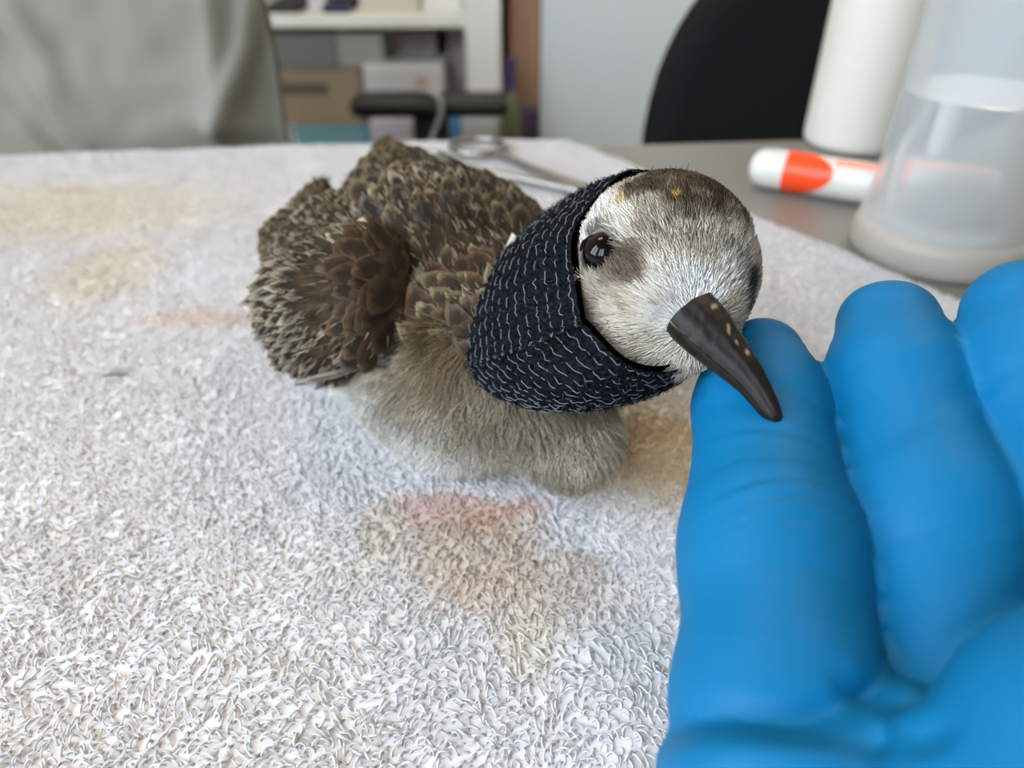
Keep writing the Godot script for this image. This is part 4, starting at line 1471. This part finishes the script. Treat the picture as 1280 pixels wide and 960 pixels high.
func holed(called: String, o: Vector3, along: Vector3, length: float, high: float, t: float, a0: float, a1: float, h0: float, h1: float, m: Material) -> void:
	var thick := Vector3.BACK if along == Vector3.RIGHT else Vector3.RIGHT
	var list := []
	for q in [[0.0, a0, 0.0, high], [a1, length, 0.0, high], [a0, a1, 0.0, h0], [a0, a1, h1, high]]:
		var s: Vector3 = along * (q[1] - q[0]) + Vector3.UP * (q[3] - q[2]) + thick * t
		list.append([rbox(s, 0.001), Transform3D(Basis(), o + along * (q[0] + q[1]) / 2 + Vector3.UP * (q[2] + q[3]) / 2 + thick * t / 2)])
	struct(called, joined(list), m, "wall with a wide window")
	var fr := []
	var w := a1 - a0
	for q in [[a0 + 0.025, 0.05, (h0 + h1) / 2, h1 - h0], [a1 - 0.025, 0.05, (h0 + h1) / 2, h1 - h0], [a0 + w / 2, 0.06, (h0 + h1) / 2, h1 - h0], [a0 + w / 2, w, h0 + 0.025, 0.05], [a0 + w / 2, w, h1 - 0.025, 0.05]]:
		fr.append([rbox(along * q[1] + Vector3.UP * q[3] + thick * 0.05, 0.004), Transform3D(Basis(), o + along * q[0] + Vector3.UP * q[2] + thick * t / 2)])
	struct("window_1" if called == "wall_south" else "window_2", joined(fr), mat("window frame", 230, 230, 228, 0.5), "white framed window")

func _ready() -> void:
	rng.seed = 4711
	fuzz_noise.seed = 3
	fuzz_noise.frequency = 1.0
	fuzz_noise.fractal_octaves = 3
	soft_noise.seed = 8
	soft_noise.frequency = 1.0
	soft_noise.fractal_octaves = 2
	# camera
	var cam := Camera3D.new()
	cam.name = "camera"
	cam.fov = 54.5
	cam.near = 0.01
	cam.far = 60.0
	cam.position = Vector3(0, CAM_H, 0)
	cam.rotation_degrees = Vector3(-PITCH, 0, 0)
	var lens := CameraAttributesPhysical.new()
	lens.frustum_focal_length = 5.6
	lens.frustum_focus_distance = 0.116
	lens.exposure_aperture = 3.2
	lens.frustum_near = 0.01
	lens.frustum_far = 60.0
	cam.attributes = lens
	add_child(cam)
	cam.fov = 54.5
	# sky: a bright overcast day outside
	var env := Environment.new()
	env.background_mode = Environment.BG_SKY
	var sky := Sky.new()
	var sm := ProceduralSkyMaterial.new()
	sm.sky_top_color = Color(0.90, 0.95, 1.0)
	sm.sky_horizon_color = Color(0.97, 0.985, 1.0)
	sm.ground_horizon_color = Color(0.62, 0.62, 0.60)
	sm.ground_bottom_color = Color(0.42, 0.42, 0.40)
	sm.sky_energy_multiplier = 5.2
	sm.ground_energy_multiplier = 2.4
	sky.sky_material = sm
	env.sky = sky
	env.tonemap_mode = Environment.TONE_MAPPER_LINEAR
	env.tonemap_exposure = 0.285
	env.sdfgi_enabled = true
	env.ssao_enabled = true
	env.ssil_enabled = true
	var we := WorldEnvironment.new()
	we.name = "environment"
	we.environment = env
	add_child(we)
	added_fill_lamp("added_fill_panel", "added unseen light panel that brightens the bookcase", Vector3(-0.55, 1.845, -1.10), 4.2)
	added_fill_lamp("added_fill_panel", "added unseen light panel that brightens the partition side", Vector3(0.85, 1.845, -1.05), 4.0)
	room()
	desk()
	towel()
	bag()
	shelf()
	chairs()
	bird()
	collar()
	hand()
	water_bottle()
	cylinder_bottle()
	marker()
	scissors()
	wisp()

func added_fill_lamp(called: String, label: String, where: Vector3, energy: float) -> void:  # unseen overhead panel, added to brighten the shelf and wall behind
	var root := node_at(called, label, "fill light", "", where)
	put("fill_frame", rbox(Vector3(0.64, 0.026, 0.64), 0.004), mat("lamp frame", 225, 225, 222, 0.5), root)
	var glow := StandardMaterial3D.new()
	glow.albedo_color = Color(0.95, 0.93, 0.88)
	glow.emission_enabled = true
	glow.emission = Color(1.0, 0.93, 0.82)
	glow.emission_energy_multiplier = 0.6
	put("fill_diffuser", rbox(Vector3(0.58, 0.006, 0.58), 0.002), glow, root, Vector3(0, -0.0165, 0))
	var l := AreaLight3D.new()
	l.name = "fill_light"
	l.area_size = Vector2(0.58, 0.58)
	l.light_color = Color(1.0, 0.90, 0.76)
	l.light_energy = energy
	l.shadow_enabled = true
	l.rotation_degrees = Vector3(-90, 0, 0)
	l.position = Vector3(0, -0.024, 0)
	root.add_child(l)
